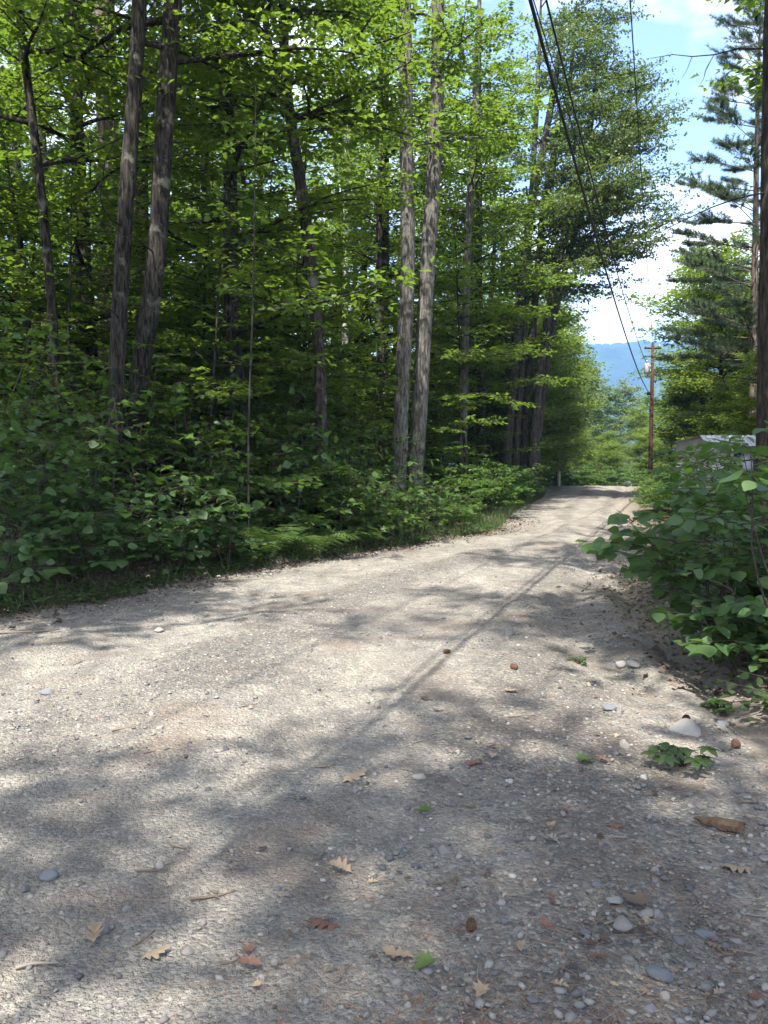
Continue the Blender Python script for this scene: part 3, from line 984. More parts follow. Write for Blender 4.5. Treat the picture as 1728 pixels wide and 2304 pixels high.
# bushes along the left edge beyond the near shrubs
for i in range(62):
    y = 14 + 48 * (i / 62) ** 1.15 + rng.uniform(-.3, .3)
    x = float(Lx(y)) - rng.uniform(.7, 2.6)
    put(protoB[i % 3], x, y, rng.uniform(0, 6.28), rng.uniform(.6, 1.1) if not (y < 22 and -.05 < x / y < .10) else rng.uniform(.35, .5), 'low leafy bush on the road bank ' + (near(x, y) if y < 46 else 'towards the crest'))
# right side
for i, (x, y, s) in enumerate([(21.4, 52, 1.25), (18.9, 43, .95), (24.5, 43, 1.1), (18.6, 34, .72), (22, 37, .9), (28, 48, 1.15), (17.0, 28, .6), (21.0, 30, .85), (24.5, 33, 1.0), (23.8, 55, .9), (28, 60, 1.1), (14.6, 23.5, .50), (18.5, 25, .8), (32, 54, 1.2), (13.2, 19.8, .5), (16.5, 21, .75), (20.2, 52, .5), (19.3, 41, .5), (16.2, 36.5, .42), (12.3, 24.5, .36), (13.6, 29, .36)]):
    put(protoR[i % 3], x, y, i * 2.1, s, 'sunlit yellow-green maple ' + near_right(x, y))
for i, (x, y, s) in enumerate([(8.3, 44, .95), (10.2, 50, 1.05), (11.6, 56, 1.0), (12.6, 61, .85), (6.3, 39, .8)]):
    put(protoR[(i + 1) % 3], x, y, i * 2.6, s, 'sunlit maple overhanging the left road edge towards the crest', 'maples at the left road edge towards the crest')
# beyond the crest
for i, (x, y, s) in enumerate([(20.5, 92, 1.3), (23.6, 94, 1.22), (28.0, 99, .95), (16, 88, 1.3), (32, 104, 1.0), (12, 90, 1.3), (22.0, 101, 1.35), (18.6, 84, 1.1), (25.6, 102, 1.15), (20.2, 86, 1.0)]):
    put(protoA[i % 2], x, y, i * 1.7, s)
for i, (x, y, s) in enumerate([(15.5, 70, .42), (18.5, 72, .36), (21.5, 73, .40), (24.5, 72, .42), (27.5, 74, .52), (31.5, 78, .72), (14, 78, .75), (34, 84, .9), (22, 110, .8), (30, 112, .85), (37, 96, 1.0), (20, 81, .55), (24, 82, .5), (12, 84, .9), (17, 104, 1.0), (38, 110, 1.1), (28, 84, .62), (33, 124, .9), (18.5, 120, .9), (12.5, 72, .7)]):
    put(protoR[i % 3], x, y, i * 1.3, s * 1.1, 'sunlit maple standing beyond the crest of the road', 'maples beyond the crest')
for i in range(30):
    x = -52 + i * 2.0 + rng.uniform(-.8, .8); y = 58 + rng.uniform(0, 22)
    if x > float(Lx(y)) - 3: continue
    put(protoR[i % 3], x, y, i * 1.9, rng.uniform(.7, 1.1), 'sunlit maple at the far side of the left wood', 'maples at the far side of the left wood')
for i in range(18):
    x = 10 + i * 1.9 + rng.uniform(-.6, .6); y = 66 + rng.uniform(0, 4) + .25 * i
    put(protoB[i % 3], x, y, i * 1.9, rng.uniform(1.4, 2.4), 'big roadside bush just beyond the crest of the road', 'bushes beyond the crest')
k_ = 0
while k_ < 46:
    y = rng.uniform(12.5, 30); x = rng.uniform(-.55 * y, float(Lx(y)) - 2.2)
    put(protoB[k_ % 3], x, y, rng.uniform(0, 6.28), rng.uniform(1.1, 1.9) if not (y < 23 and -.08 < x / y < .10) else .6, 'tall leafy bush ' + near(x, y), 'bushes between the trunks of the left wood')
    k_ += 1
# trees behind and beside the photographer that shade the road
for i, (x, y, s) in enumerate([(-9.5, -0.5, .95), (-6.8, 3.0, .95), (0.4, -6.0, 1.2), (2.9, 0.9, 1.2), (-1.0, -9.8, 1.1), (4.6, -8, 1.0), (-12, 4, 1.0), (6.2, 9.0, .95), (9.4, 13.6, 1.05), (12.8, 21, 1.05), (6.0, 1.5, .9), (-10.5, -4.5, 1.0)]):
    put(protoS[i % 3], x, y, i * 1.1, s)

# pines at the right
make_pine('spruce_tree', (np.array([[6.55, 13.0, -.1], [6.5, 13.0, 4], [6.42, 13.0, 9], [6.4, 13, 19]]), [.25, .23, .19, .06]), R_(41), 12, 19, 2.6, (M['pine'], M['bark_dark']),
          'dark trunk with dead twiggy branches rising behind the right-hand bushes', None, 9, 5, .10, 22)
make_pine('white_pine', (np.array([[15.3, 32, 0.2], [15.2, 32, 8], [15.1, 32, 15], [15.1, 32, 21]]), [.17, .14, .10, .02]), R_(42), 5.5, 20.5, 4.0, (M['pine'], M['bark_pine']),
          'tall open white pine with tiered feathery branches against the sky', None, 20, 6, .17, 12, -.12, None, 1.25)
make_pine('white_pine', (np.array([[20.5, 38, 0.2], [20.4, 38, 10], [20.4, 38, 23]]), [.2, .16, .02]), R_(43), 6, 22.5, 4.4, (M['pine'], M['bark_pine']),
          'second white pine further right behind the feathery one', None, 19, 6, .17, 4, -.1, None, .9)

# pale forked trunk at the end of the wood
fk = make_tree('birch_tree', [(np.array([at(1258, 1120, 64), at(1256, 960, 64), at(1252, 900, 64), at(1262, 830, 64)]), [.12, .11, .09, .05]),
                              (np.array([at(1257, 985, 64), at(1240, 930, 64), at(1232, 850, 64)]), [.09, .07, .04])],
               (M['bright'], M['bark_birch']), R_(44), (4, 9), 14, (2.4, 1.2), .5, T_RH, .2, .4, 1.0, .15, mult=3, jit=.2,
               label='pale forked birch trunk standing where the road meets the crest', k=10, flare=False)

# ---------------------------------------------------------------- near shrubs: every leaf its own piece
def leaf_mesh(name, tpl, mat_, curl=0.0, n=1):
    v, f = tpl
    v = v.copy()
    v[:, 2] -= curl * v[:, 1] ** 2
    return mesh_np(name, v, f, [mat_], None, None, False if curl == 0 else True)


def tpl_ovate(w=.78):
    """broad leaf with side veins as shallow folds"""
    ys = [0, .12, .28, .46, .64, .82, 1.0]
    ws = [.0, .30, .47, .50, .42, .24, .0]
    v, f = [], []
    for i, (y, q) in enumerate(zip(ys, ws)):
        zf = .05 + .02 * (i % 2)
        v += [(-q * w * 1.0, y - .05 * q, zf * q * 2), (0, y, 0), (q * w * 1.0, y - .05 * q, zf * q * 2)]
    for i in range(len(ys) - 1):
        a = i * 3
        f += [(a, a + 1, a + 4, a + 3), (a + 1, a + 2, a + 5, a + 4)]
    return np.array(v, float), [np.array(f)]


LM = {'hobble': [leaf_mesh('leaf', tpl_ovate(.95), M['hobble'], c_) for c_ in (.05, .16, .28)],
      'maple': [leaf_mesh('leaf', T_MP, M['sapling'], c_) for c_ in (.04, .14, .26)],
      'long': [leaf_mesh('leaf', tpl_ovate(.52), M['sapling'], c_) for c_ in (.08, .2, .35)],
      'herb': [leaf_mesh('leaf', tpl_ovate(.6), M['herb'], c_) for c_ in (.05, .15, .25)]}


def orient(P, D, N, S):
    D = norm(D); N = norm(N - D * np.dot(N, D)); X_ = np.cross(D, N)
    m_ = Matrix(((X_[0] * S, D[0] * S, N[0] * S, P[0]), (X_[1] * S, D[1] * S, N[1] * S, P[1]), (X_[2] * S, D[2] * S, N[2] * S, P[2]), (0, 0, 0, 1)))
    return m_


def shrub(name, x, y, H, spread, nstem, kind, size, rng, label, group, maxleaf=230, cat='shrub', lean=(0, 0), step=.2, twig=.5, leaf_sp=.13, tilt=.35, hang=.2, z0=.3):
    base = np.array([x, y, float(surf_z(x, y))])
    root = empty(name, base, label, cat, group)
    got = []
    for s in range(nstem):
        az = s * 2.4 + rng.uniform(-.5, .5)
        tilt_ = rng.uniform(.15, 1.0) * spread / H
        st = polyline((rng.normal(0, .05), rng.normal(0, .05), -.06), (math.cos(az) * tilt_ + lean[0], math.sin(az) * tilt_ + lean[1], 1), H * rng.uniform(.65, 1.1), 8, rng, -.05, 0, .09)
        mb = MB()
        mb.tube(st, np.linspace(.011, .003, len(st)), 5)
        # side branches carrying flat sprays
        for j in range(2, 9):
            if rng.random() < .85 and st[j][2] > z0 * H * .5:
                a2 = rng.uniform(0, 6.28)
                l2 = spread * rng.uniform(.35, .75) * (1.1 - .07 * j)
                b_ = polyline(st[j], (math.cos(a2), math.sin(a2), rng.uniform(.1, .6)), l2, 4, rng, .7, 0, .1)
                mb.tube(b_, np.linspace(.005, .002, len(b_)), 4)
                spray(mb, rng, b_, .005, .25, step, twig, leaf_sp, size, tilt, .15, tpl=None, collect=got, m_twig=0, hang=hang)
        obj('stem', mb.mesh('stem', [M['twig']]), root)
    if got:
        P, D, N_, S = [np.concatenate(z) for z in zip(*got)]
        idx = rng.permutation(len(P))[:maxleaf]
        for i in idx:
            o = obj('leaf', LM[kind][int(rng.integers(0, 3))], root)
            o.matrix_local = orient(P[i], D[i], N_[i], S[i])
        rest = np.setdiff1d(np.arange(len(P)), idx)[:1500]
        if len(rest) and len(idx) >= 290:
            mb = MB()
            tv = LM[kind][1]
            co = np.empty(len(tv.vertices) * 3); tv.vertices.foreach_get('co', co)
            fs = [list(p.vertices) for p in tv.polygons]
            mb.leaves((co.reshape(-1, 3), [np.array(fs)]), P[rest], D[rest], N_[rest], S[rest], rng)
            obj('foliage', mb.mesh('foliage', [LM[kind][0].materials[0]]), root, kind='stuff')
    return root


rs = R_(200)
# left bank, from the picture edge to the paired trunks (x, y, height, spread, stems, kind, leaf size)
G1 = 'broad-leaved shrubs on the left bank'
G2 = 'maple saplings on the left bank'
left = []
tries = 0
while len(left) < 64 and tries < 12000:
    tries += 1
    y = rs.uniform(7.6, 16.5)
    dl_ = rs.uniform(.4, 4.6)
    x = float(Lx(y)) - dl_
    if x < -.53 * y - .2 or any((x - q[0]) ** 2 + (y - q[1]) ** 2 < .5 for q in left):
        continue
    if any((x - fx) ** 2 + (y - fy) ** 2 < .45 for fx, fy in ((-1.75, 11.75), (-1.15, 12.2), (-2.45, 11.5), (-1.2, 11.4))):
        continue
    H = .6 + .72 * dl_ + rs.uniform(-.1, .35)
    kd = 'hobble' if y < 10.2 or (dl_ < 1.3 and rs.random() < .4) else ('long' if rs.random() < .28 else 'maple')
    left.append((x, y, H, .75 + .12 * H, 5, kd, rs.uniform(.115, .145)))
for i, (x, y, H, sp_, ns, kd, sz) in enumerate(left):
    if kd == 'hobble':
        shrub('broadleaf_shrub', x, y, H, sp_, ns, kd, sz, rs, 'broad-leaved dark green shrub on the left bank ' + near(x, y), G1, 230, leaf_sp=.13, step=.17)
    elif kd == 'maple':
        shrub('maple_sapling', x, y, H, sp_, ns, kd, sz, rs, 'bushy lobed-leaf maple sapling ' + near(x, y), G2, 230, leaf_sp=.12, step=.17)
    else:
        shrub('beech_sapling', x, y, H, sp_, ns, kd, sz, rs, 'sapling with narrow drooping leaves ' + near(x, y), 'narrow-leaved saplings on the left bank', 220, leaf_sp=.12, hang=.5)
# right bank
right = [(2.75, 6.1, 1.4, .85, 6, 'hobble', .125, 'tall broad-leaved shrub reaching out over the road on the right bank', (-.42, 0)),
         (3.55, 7.4, 1.6, .9, 6, 'maple', .12, 'lobed-leaf sapling on the right bank behind the overhanging shrub', (-.20, 0)),
         (2.6, 5.35, .62, .55, 7, 'hobble', .10, 'low dense shrub with dull green leaves above the ditch on the right', (-.1, -.05)),
         (2.75, 4.85, .62, .5, 7, 'hobble', .09, 'low dense shrub growing right beside the large flat pale rock', (-.05, 0)),
         (3.15, 5.9, .8, .6, 6, 'hobble', .11, 'knee-high shrub under the overhanging shrub on the right bank', (0, 0)),
         (4.25, 9.0, 1.6, 1.0, 6, 'hobble', .12, 'broad-leaved shrub in front of the white metal-clad shed', (-.15, 0)),
         (4.9, 10.4, 1.5, 1.0, 6, 'maple', .115, 'maple sapling at the foot of the dark spruce trunk', (-.1, 0)),
         (3.3, 8.3, .9, .7, 6, 'hobble', .11, 'waist-high shrub on the right bank overlooking the washed-out rut', (-.1, 0)),
         (5.75, 13.2, 1.3, .9, 6, 'maple', .11, 'bushy sapling beside the road beyond the overhanging shrub', (-.1, 0)),
         (6.1, 15.4, 1.5, 1.0, 6, 'hobble', .12, 'roadside shrub close to the shed corner', (-.1, 0)),
         (2.35, 4.5, .28, .28, 4, 'herb', .07, 'small leafy plant at the lip of the right-hand ditch', (0, 0))]
for i, (x, y, H, sp_, ns, kd, sz, lb, ln) in enumerate(right):
    shrub('roadside_shrub', x, y, H, sp_, ns, kd, sz, R_(230 + i), lb, None, 290, lean=ln, leaf_sp=.12 if sz > .09 else .08, twig=.45)
# a tall single stem with big round leaves at the right picture margin
shrub('roadside_shrub', 2.68, 4.95, 2.15, .45, 3, 'hobble', .135, R_(260), 'single tall stem with large round pleated leaves at the right margin', None, 70, lean=(-.27, 0), z0=1.1)
for i in range(16):
    y = 14.5 + i * 2.6 + rs.uniform(-.5, .5)
    x = float(Rx(y)) + rs.uniform(1.2, 3.4)
    put(protoB[i % 3], x, y, rs.uniform(0, 6.28), rs.uniform(.6, 1.0), 'leafy bush on the right road verge ' + near_right(x, y), 'bushes along the right road edge')

# ---------------------------------------------------------------- ferns
def frond_mesh(seed):
    rg = R_(seed)
    mb = MB()
    n = 17
    t = np.linspace(0, 1, n)
    yy = t * .88
    zz = .56 * np.sin(t * 2.1) * .9 - .12 * t ** 3
    pts = np.stack([0 * t, yy, zz], -1)
    mb.tube(pts, np.linspace(.006, .0015, n), 4, 1, .5)
    wd = .34 * np.sin(np.clip((t - .12) / .88, 0, 1) ** .7 * np.pi) ** .8 * (1 - .35 * t) + .01
    P, D, N_, S = [], [], [], []
    for i in range(2, n):
        for s in (-1, 1):
            tt = norm(pts[min(i + 1, n - 1)] - pts[i - 1])
            d = norm(np.array([s, 0, 0]) + tt * .35 + np.array([0, 0, -.18]) + rg.normal(0, .05, 3))
            P.append(pts[i]); D.append(d); S.append(wd[i]); N_.append(norm(np.cross(np.array([s, 0, 0]), tt) * s))
    # pinna: serrated narrow strip
    yv = np.linspace(0, 1, 7)
    v, f = [], []
    for q, y_ in enumerate(yv):
        w_ = .115 * (1 - y_) ** .6 * (1.0 if q % 2 == 0 else .62) + .003
        v += [(-w_, y_, .01), (w_, y_, .01)]
        if q: f.append((2 * q - 2, 2 * q - 1, 2 * q + 1, 2 * q))
    mb.leaves((np.array(v), [np.array(f)]), np.array(P), np.array(D), np.array(N_), np.array(S), rg)
    return mb.mesh('frond', [M['fern'], M['twig']])


FR = [frond_mesh(300 + i) for i in range(4)]
ferns = [(-1.72, 11.6, 1.0), (-1.15, 12.1, .9), (-2.45, 11.5, .72), (-2.9, 12.4, .8), (-3.45, 11.6, .7), (-1.9, 13.0, .8), (-2.35, 12.4, .85), (-3.9, 10.6, .7), (-3.5, 9.3, .5), (-.75, 13.2, .7), (-4.15, 8.55, .38), (-3.0, 10.9, .75), (-2.0, 11.2, .6), (-.4, 13.5, .65), (-1.45, 12.75, .9), (-2.7, 10.4, .55)]
for i, (x, y, s) in enumerate(ferns):
    lb = 'bright arching fern clump at the forest edge, closest to the gravel' if i == 0 else 'fern clump arching out of the left bank ' + near(x, y)
    r = empty('fern', (x, y, float(surf_z(x, y))), lb, 'fern', None if i == 0 else 'ferns on the left bank')
    nf = 9
    for q in range(nf):
        o = obj('frond', FR[int(rs.integers(0, 4))], r)
        o.rotation_euler = (rs.uniform(-.15, .25), rs.uniform(-.15, .15), q * 6.283 / nf + rs.uniform(-.25, .25))
        f_ = s * rs.uniform(.8, 1.15)
        o.scale = (f_, f_, f_)

# low herbs along both edges: nobody could count them
mb = MB()
n = 9500
yy = rs.uniform(6.6, 19, n)
dl = np.abs(rs.normal(.0, .6, n)) + .10 - .25 * (wob(yy * .9, yy * .5, 1.0, 4.0) > .25)
dens = wob(yy * 1.3, dl * 3, 1.0, 2.2)
keep = dens > -.25
yy, dl = yy[keep], dl[keep]
xx = Lx(yy) - dl
n = len(xx)
P = np.stack([xx, yy, surf_z(xx, yy) + rs.uniform(.015, .13, n)], -1)
az = rs.uniform(0, 6.28, n)
D = np.stack([np.cos(az), np.sin(az), rs.uniform(-.4, .3, n)], -1)
mb.leaves(T_OV, P, D, UP + rs.normal(0, .35, (n, 3)), np.clip(np.exp(rs.normal(math.log(.05), .4, n)), .02, .12), rs)
obj('ground_cover', mb.mesh('ground_cover', [M['herb']]), label='low green herbs creeping along the left gravel edge', cat='ground cover', kind='stuff')
mb = MB()
n = 3000
yy = rs.uniform(3.6, 16, n)
dr = np.abs(rs.normal(.75, .3, n)) + .1
xx = Rx(yy) + dr
P = np.stack([xx, yy, surf_z(xx, yy) + rs.uniform(.015, .16, n)], -1)
az = rs.uniform(0, 6.28, n)
D = np.stack([np.cos(az), np.sin(az), rs.uniform(-.4, .3, n)], -1)
mb.leaves(T_OV, P, D, UP + rs.normal(0, .35, (n, 3)), rs.uniform(.03, .07, n), rs)
obj('ground_cover', mb.mesh('ground_cover', [M['herb']]), label='low green herbs on the bank above the right ditch', cat='ground cover', kind='stuff')
# thin grass at the far left edge
mb = MB()
n = 6000
yy = np.where(rs.random(6000) < .1, rs.uniform(7, 14, 6000), rs.uniform(14, 40, 6000)); xx = Lx(yy) - np.abs(rs.normal(0, .5, n)) + .05
P = np.stack([xx, yy, surf_z(xx, yy)], -1)
D = norm(np.stack([rs.normal(0, .35, n), rs.normal(0, .35, n), np.ones(n)], -1))
mb.leaves((T_TRI[0] * np.array([.035, 1, 1]), T_TRI[1]), P, D, rs.normal(0, 1, (n, 3)), rs.uniform(.12, .38, n), rs)
obj('grass', mb.mesh('grass', [M['herb']]), label='thin verge grass along the left road edge', cat='grass', kind='stuff')


# small weed clumps on the gravel
def weed(x, y, s, label, seed):
    rg = R_(seed)
    r = empty('weed', (x, y, float(surf_z(x, y))), label, 'weed')
    st = MB()
    for q in range(int(11)):
        az = rg.uniform(0, 6.28); rr_ = s * rg.uniform(.15, 1.0)
        tip = np.array([math.cos(az) * rr_, math.sin(az) * rr_, s * rg.uniform(.25, .6)])
        st.tube(np.array([[0, 0, -.01], tip * np.array([.4, .4, .8]), tip]), np.array([.003, .002, .0015]), 4)
        for w in range(5):
            a2 = az + w * 1.256 + rg.uniform(-.2, .2)
            o = obj('leaf', LM['herb'][int(rg.integers(0, 3))], r)
            o.matrix_local = orient(tip, np.array([math.cos(a2), math.sin(a2), -.15]), UP + rg.normal(0, .2, 3), s * rg.uniform(.3, .48))
    obj('stem', st.mesh('stem', [M['twig']]), r)


def ground_pt(px, py):
    d = ray(px, py)
    t = -CAM_H / d[2]
    p = np.array([0, 0, CAM_H]) + d * t
    for _ in range(4):
        z = float(surf_z(p[0], p[1]))
        t = (z - CAM_H) / d[2]
        p = np.array([0, 0, CAM_H]) + d * t
    return p


p = ground_pt(1535, 1725); weed(p[0], p[1], .17, 'bright green weed clump growing out of the gravel beside the pale buried rock', 310)
p = ground_pt(1300, 1492); weed(p[0], p[1], .09, 'tiny yellow-green weed on the lip of the washed-out rut', 311)
p = ground_pt(1620, 1600); weed(p[0], p[1], .15, 'shaded leafy weed at the foot of the right bank', 312)

# ---------------------------------------------------------------- gravel, stones, litter on the road
def ico(sub=0, seed=0, jit=.12, sq=(1, .8, .6)):
    import bmesh
    bm = bmesh.new()
    bmesh.ops.create_icosphere(bm, subdivisions=sub + 1, radius=1)
    bm.verts.ensure_lookup_table()
    v = np.array([p_.co[:] for p_ in bm.verts])
    f = np.array([[q.index for q in fa.verts] for fa in bm.faces])
    bm.free()
    rg = R_(seed)
    # flattened facets give a broken-stone look
    for _ in range(7 if sub < 2 else 13):
        nn_ = norm(rg.normal(0, 1, 3)); c_ = rg.uniform(.5, .85)
        dd = v @ nn_
        v = v - np.outer(np.clip(dd - c_, 0, None), nn_) * .9
    v = v * (1 + jit * rg.normal(0, .5, (len(v), 1))) * np.array(sq)
    return v, f


mb = MB()
n = 46000
yy = 1.9 + 12.5 * rs.random(n) ** 1.8
xx = Lx(yy) + (Rx(yy) + .6 - Lx(yy)) * rs.random(n)
vis = np.abs(xx) < .56 * yy + .4
xx, yy = xx[vis], yy[vis]
S_ = (xx - Lx(yy)) / (Rx(yy) - Lx(yy))
cl = wob(xx * 1.1, yy * 1.1, 1.0, 5.0) + .55 * wob(xx * 3, yy * 3, 1.0, 1.0) + .9 * (np.exp(-((S_ - .5) / .085) ** 2) + np.exp(-((S_ - .10) / .09) ** 2) + np.exp(-((S_ - .88) / .10) ** 2)) - .2
kp = rs.random(len(xx)) < np.clip(.45 + .55 * cl, .12, 1)
xx, yy = xx[kp], yy[kp]
n = len(xx)
sz = np.clip(np.exp(rs.normal(math.log(.0070), .50, n)), .003, .024)
per = 5
for q in range(per):
    v_, f_ = ico(0, 400 + q, .22, (1, .78, .5))
    sel = np.arange(n) % per == q
    P = np.stack([xx[sel], yy[sel], surf_z(xx[sel], yy[sel]) + sz[sel] * .12], -1)
    az = rs.uniform(0, 6.28, sel.sum())
    D = np.stack([np.cos(az), np.sin(az), rs.normal(0, .15, sel.sum())], -1)
    mb.leaves((v_, [f_]), P, D, UP + rs.normal(0, .2, (sel.sum(), 3)), sz[sel], rs)
obj('gravel', mb.mesh('gravel', [M['gravel']]), label='loose fine gravel scattered over the road', cat='gravel', kind='stuff')

SM = []
for q in range(7):
    v_, f_ = ico(2, 420 + q, .035, [(1, .75, .5), (1, .9, .55), (1, .6, .45), (1, .85, .7), (1, .7, .35), (1, .95, .8), (1, .65, .6)][q])
    SM.append((v_, f_))
SMesh = {k_: [mesh_np('stone', v_, [f_], [M[k_]]) for v_, f_ in SM] for k_ in ('stone', 'stone_pale', 'stone_blue')}


def stone(px, py, wpx, shape, mk, label, group=None, hpx=None, rz=None, sink=.25):
    p = ground_pt(px, py)
    dist = np.linalg.norm(p - np.array([0, 0, CAM_H]))
    s = wpx * dist / FPX / 2
    o = obj('stone', SMesh[mk][shape], None, (p[0], p[1], p[2] + s * (.45 - sink)), label, 'stone', group)
    o.scale = (s, s, s)
    o.rotation_euler = (rs.uniform(-.15, .15), rs.uniform(-.15, .15), rs.uniform(-.5, .5) if rz is None else rz)
    return o


stone(1406, 1679, 29, 5, 'stone_pale', 'round cream stone lying alone in a sun patch near the weed clump')
stone(1545, 1640, 92, 1, 'stone_pale', 'large flat pale rock half buried at the foot of the right bank', rz=-.5, sink=.62)
stone(1396, 1497, 26, 3, 'stone_pale', 'left one of the two white stones lying in the ditch')
stone(1424, 1499, 36, 1, 'stone_pale', 'right one of the two white stones lying in the ditch')
stone(1374, 1597, 36, 0, 'stone_blue', 'blue-grey stone on the slope left of the ditch')
stone(1626, 1632, 26, 3, 'stone_blue', 'grey stone wedged at the foot of the right bank')
stone(1488, 2196, 58, 2, 'stone_blue', 'long bluish stone half sunk in the foreground gravel at right', rz=-.4)
stone(1585, 2106, 50, 4, 'stone_blue', 'flat slate-dark stone among gravel below the wood chunk')
stone(1400, 2085, 46, 1, 'stone', 'rounded grey stone in the cluster of foreground stones')
stone(1380, 2030, 44, 4, 'stone', 'flat greenish-grey stone in the cluster of foreground stones')
stone(1450, 2060, 42, 4, 'stone', 'flat pale grey stone beside the cluster of foreground stones')
stone(1145, 1427, 24, 3, 'stone', 'angular grey stone alone in the middle of the road')
stone(358, 1420, 24, 1, 'stone_pale', 'pale stone on the gravel near the left leaf litter')
stone(107, 1560, 32, 2, 'stone_blue', 'flat dark stone on the sunlit gravel at the far left')
stone(360, 1952, 24, 5, 'stone_pale', 'small white stone beside a pale stick')
stone(232, 2100, 32, 0, 'stone_blue', 'dark oval stone just above a tan oak leaf')
stone(115, 1975, 40, 0, 'stone_blue', 'pair-forming bluish stone on the left foreground gravel')
stone(95, 1972, 22, 3, 'stone_blue', 'smaller bluish stone touching a larger one on the left')
stone(297, 1890, 22, 5, 'stone', 'round mauve-grey pebble at the left of the road')
stone(918, 2266, 20, 5, 'stone_pale', 'small round white pebble at the bottom of the foreground')
stone(1145, 1760, 20, 3, 'stone_pale', 'small angular pale stone in the shade of the road')
stone(945, 1750, 34, 2, 'stone_pale', 'long flat pale stone in the shaded middle of the road', rz=.1)
stone(664, 1712, 20, 5, 'stone', 'round grey pebble near the end of the wire shadow')
GS = 'loose pebbles on the road'
k_ = 0
tries = 0
while k_ < 235 and tries < 4000:
    tries += 1
    px, py = rs.uniform(0, 1728), 1330 + 960 * rs.random() ** .8
    p = ground_pt(px, py)
    if p[0] < Lx(p[1]) + .25 or p[0] > Rx(p[1]) + .1:
        continue
    c_ = wob(p[0] * 1.1, p[1] * 1.1, 1.0, 5.0) + .55 * wob(p[0] * 3, p[1] * 3, 1.0, 1.0)
    if rs.random() > .35 + .5 * c_ + (.25 if px > 1250 and py > 1750 else 0) + (.2 if px < 500 else 0):
        continue
    d_ = np.linalg.norm(p - np.array([0, 0, CAM_H]))
    s_ = float(np.clip(np.exp(rs.normal(math.log(.026), .38)), .014, .06))
    stone(px, py, s_ * FPX / d_, int(rs.integers(0, 7)), 'stone', 'loose greyish pebble lying on the gravel road', GS, rz=rs.uniform(0, 6.28), sink=.3)
    k_ += 1

# fallen leaves
def tpl_oak():
    h = [(.025, 0), (.09, .12), (.21, .19), (.22, .25), (.11, .31), (.26, .42), (.33, .49), (.28, .54), (.14, .55), (.22, .68), (.24, .75), (.13, .78), (.09, .92), (0, 1.0)]
    o_ = [(x, y, .0) for x, y in h]
    o2 = [(-x, y + .03 * (i % 2), .0) for i, (x, y) in enumerate(h[-2::-1])]
    v = o_ + o2
    n_ = len(v)
    nh = len(h)
    mid = [(0, y, 0) for x, y in h[:-1]]
    V_ = np.array(v + mid)
    f = []
    for i in range(nh - 1):
        a_, b_ = i, i + 1
        m0, m1 = n_ + i, (n_ + i + 1) if i + 1 < nh - 1 else nh - 1
        if m1 == b_:
            f.append((m0, a_, b_))
        else:
            f += [(m0, a_, b_), (m0, b_, m1)]
        a_, b_ = (n_ - 1 - i), (n_ - 2 - i)
        if i + 1 < nh - 1:
            f += [(m0, m1, b_), (m0, b_, a_)]
        else:
            f.append((m0, b_, a_))
    return V_, [np.array(f)]


def curl_mesh(name, tpl, mk, c1, c2, seed):
    v, f = tpl
    v = v.copy(); rg = R_(seed)
    v[:, 2] += c1 * np.abs(v[:, 0]) ** 1.3 * 2 + c2 * (v[:, 1] - .5) ** 2 + rg.normal(0, .015, len(v)) + .03 * np.sin(v[:, 1] * 9 + v[:, 0] * 5)
    return mesh_np(name, v, f, [M[mk]])


T_OAK = tpl_oak()
LFM = {mk: [curl_mesh('fallen_leaf', T_OAK if q < 3 else T_MP, mk, [.15, .45, -.25, .3][q], [.25, .1, -.3, .4][q], 500 + q) for q in range(4)] for mk in ('tan_leaf', 'rust_leaf', 'litter', 'green_leaf')}


def fallen(px, py, wpx, mk, shape, label, group=None, rz=None):
    p = ground_pt(px, py)
    d_ = np.linalg.norm(p - np.array([0, 0, CAM_H]))
    s = wpx * d_ / FPX
    o = obj('fallen_leaf', LFM[mk][shape], None, (p[0], p[1], p[2] + .012), label, 'leaf', group)
    o.scale = (s, s, s)
    o.rotation_euler = (rs.uniform(-.12, .12), rs.uniform(-.12, .12), rs.uniform(0, 6.28) if rz is None else rz)


fallen(928, 2165, 66, 'tan_leaf', 0, 'tan lobed oak leaf lying against a grey-green leaf in the foreground', rz=1.2)
fallen(975, 2172, 52, 'green_leaf', 3, 'dull green leaf lying beside the tan oak leaf in the foreground', rz=2.2)
fallen(210, 2130, 58, 'tan_leaf', 1, 'tan oak leaf below the dark oval stone', rz=.3)
fallen(318, 2160, 54, 'tan_leaf', 2, 'tan oak leaf lying alone right of the leaf by the oval stone', rz=-1.0)
fallen(590, 2180, 50, 'rust_leaf', 1, 'curled rust-red leaf in the shaded foreground', rz=1.4)
fallen(765, 2090, 70, 'rust_leaf', 2, 'flat rust-brown oak leaf in the shaded foreground', rz=1.2)
fallen(1305, 1722, 46, 'green_leaf', 3, 'fresh bright green lobed leaf lying in a sun patch', rz=-1.0)
fallen(968, 1833, 38, 'green_leaf', 3, 'dull green oval leaf on the shaded road', rz=1.5)
fallen(1372, 1720, 30, 'rust_leaf', 1, 'small orange-red curled leaf below the round cream stone', rz=1.0)
fallen(1085, 1720, 40, 'rust_leaf', 1, 'reddish curled leaf in the shade in the middle of the road', rz=1.9)
fallen(1365, 1860, 42, 'rust_leaf', 2, 'reddish leaf lying near the end of the wood chunk', rz=-1.4)
fallen(1695, 1960, 56, 'tan_leaf', 2, 'tan leaf at the right picture margin on the gravel', rz=1.5)
fallen(1165, 1558, 32, 'tan_leaf', 0, 'tan leaf on sunlit gravel above the branch shadow', rz=1.6)
fallen(1245, 2105, 44, 'rust_leaf', 0, 'pinkish-brown flat leaf in the foreground gravel', rz=.4)
fallen(1255, 1900, 36, 'litter', 1, 'crumpled brown leaf in the foreground gravel at right', rz=.5)
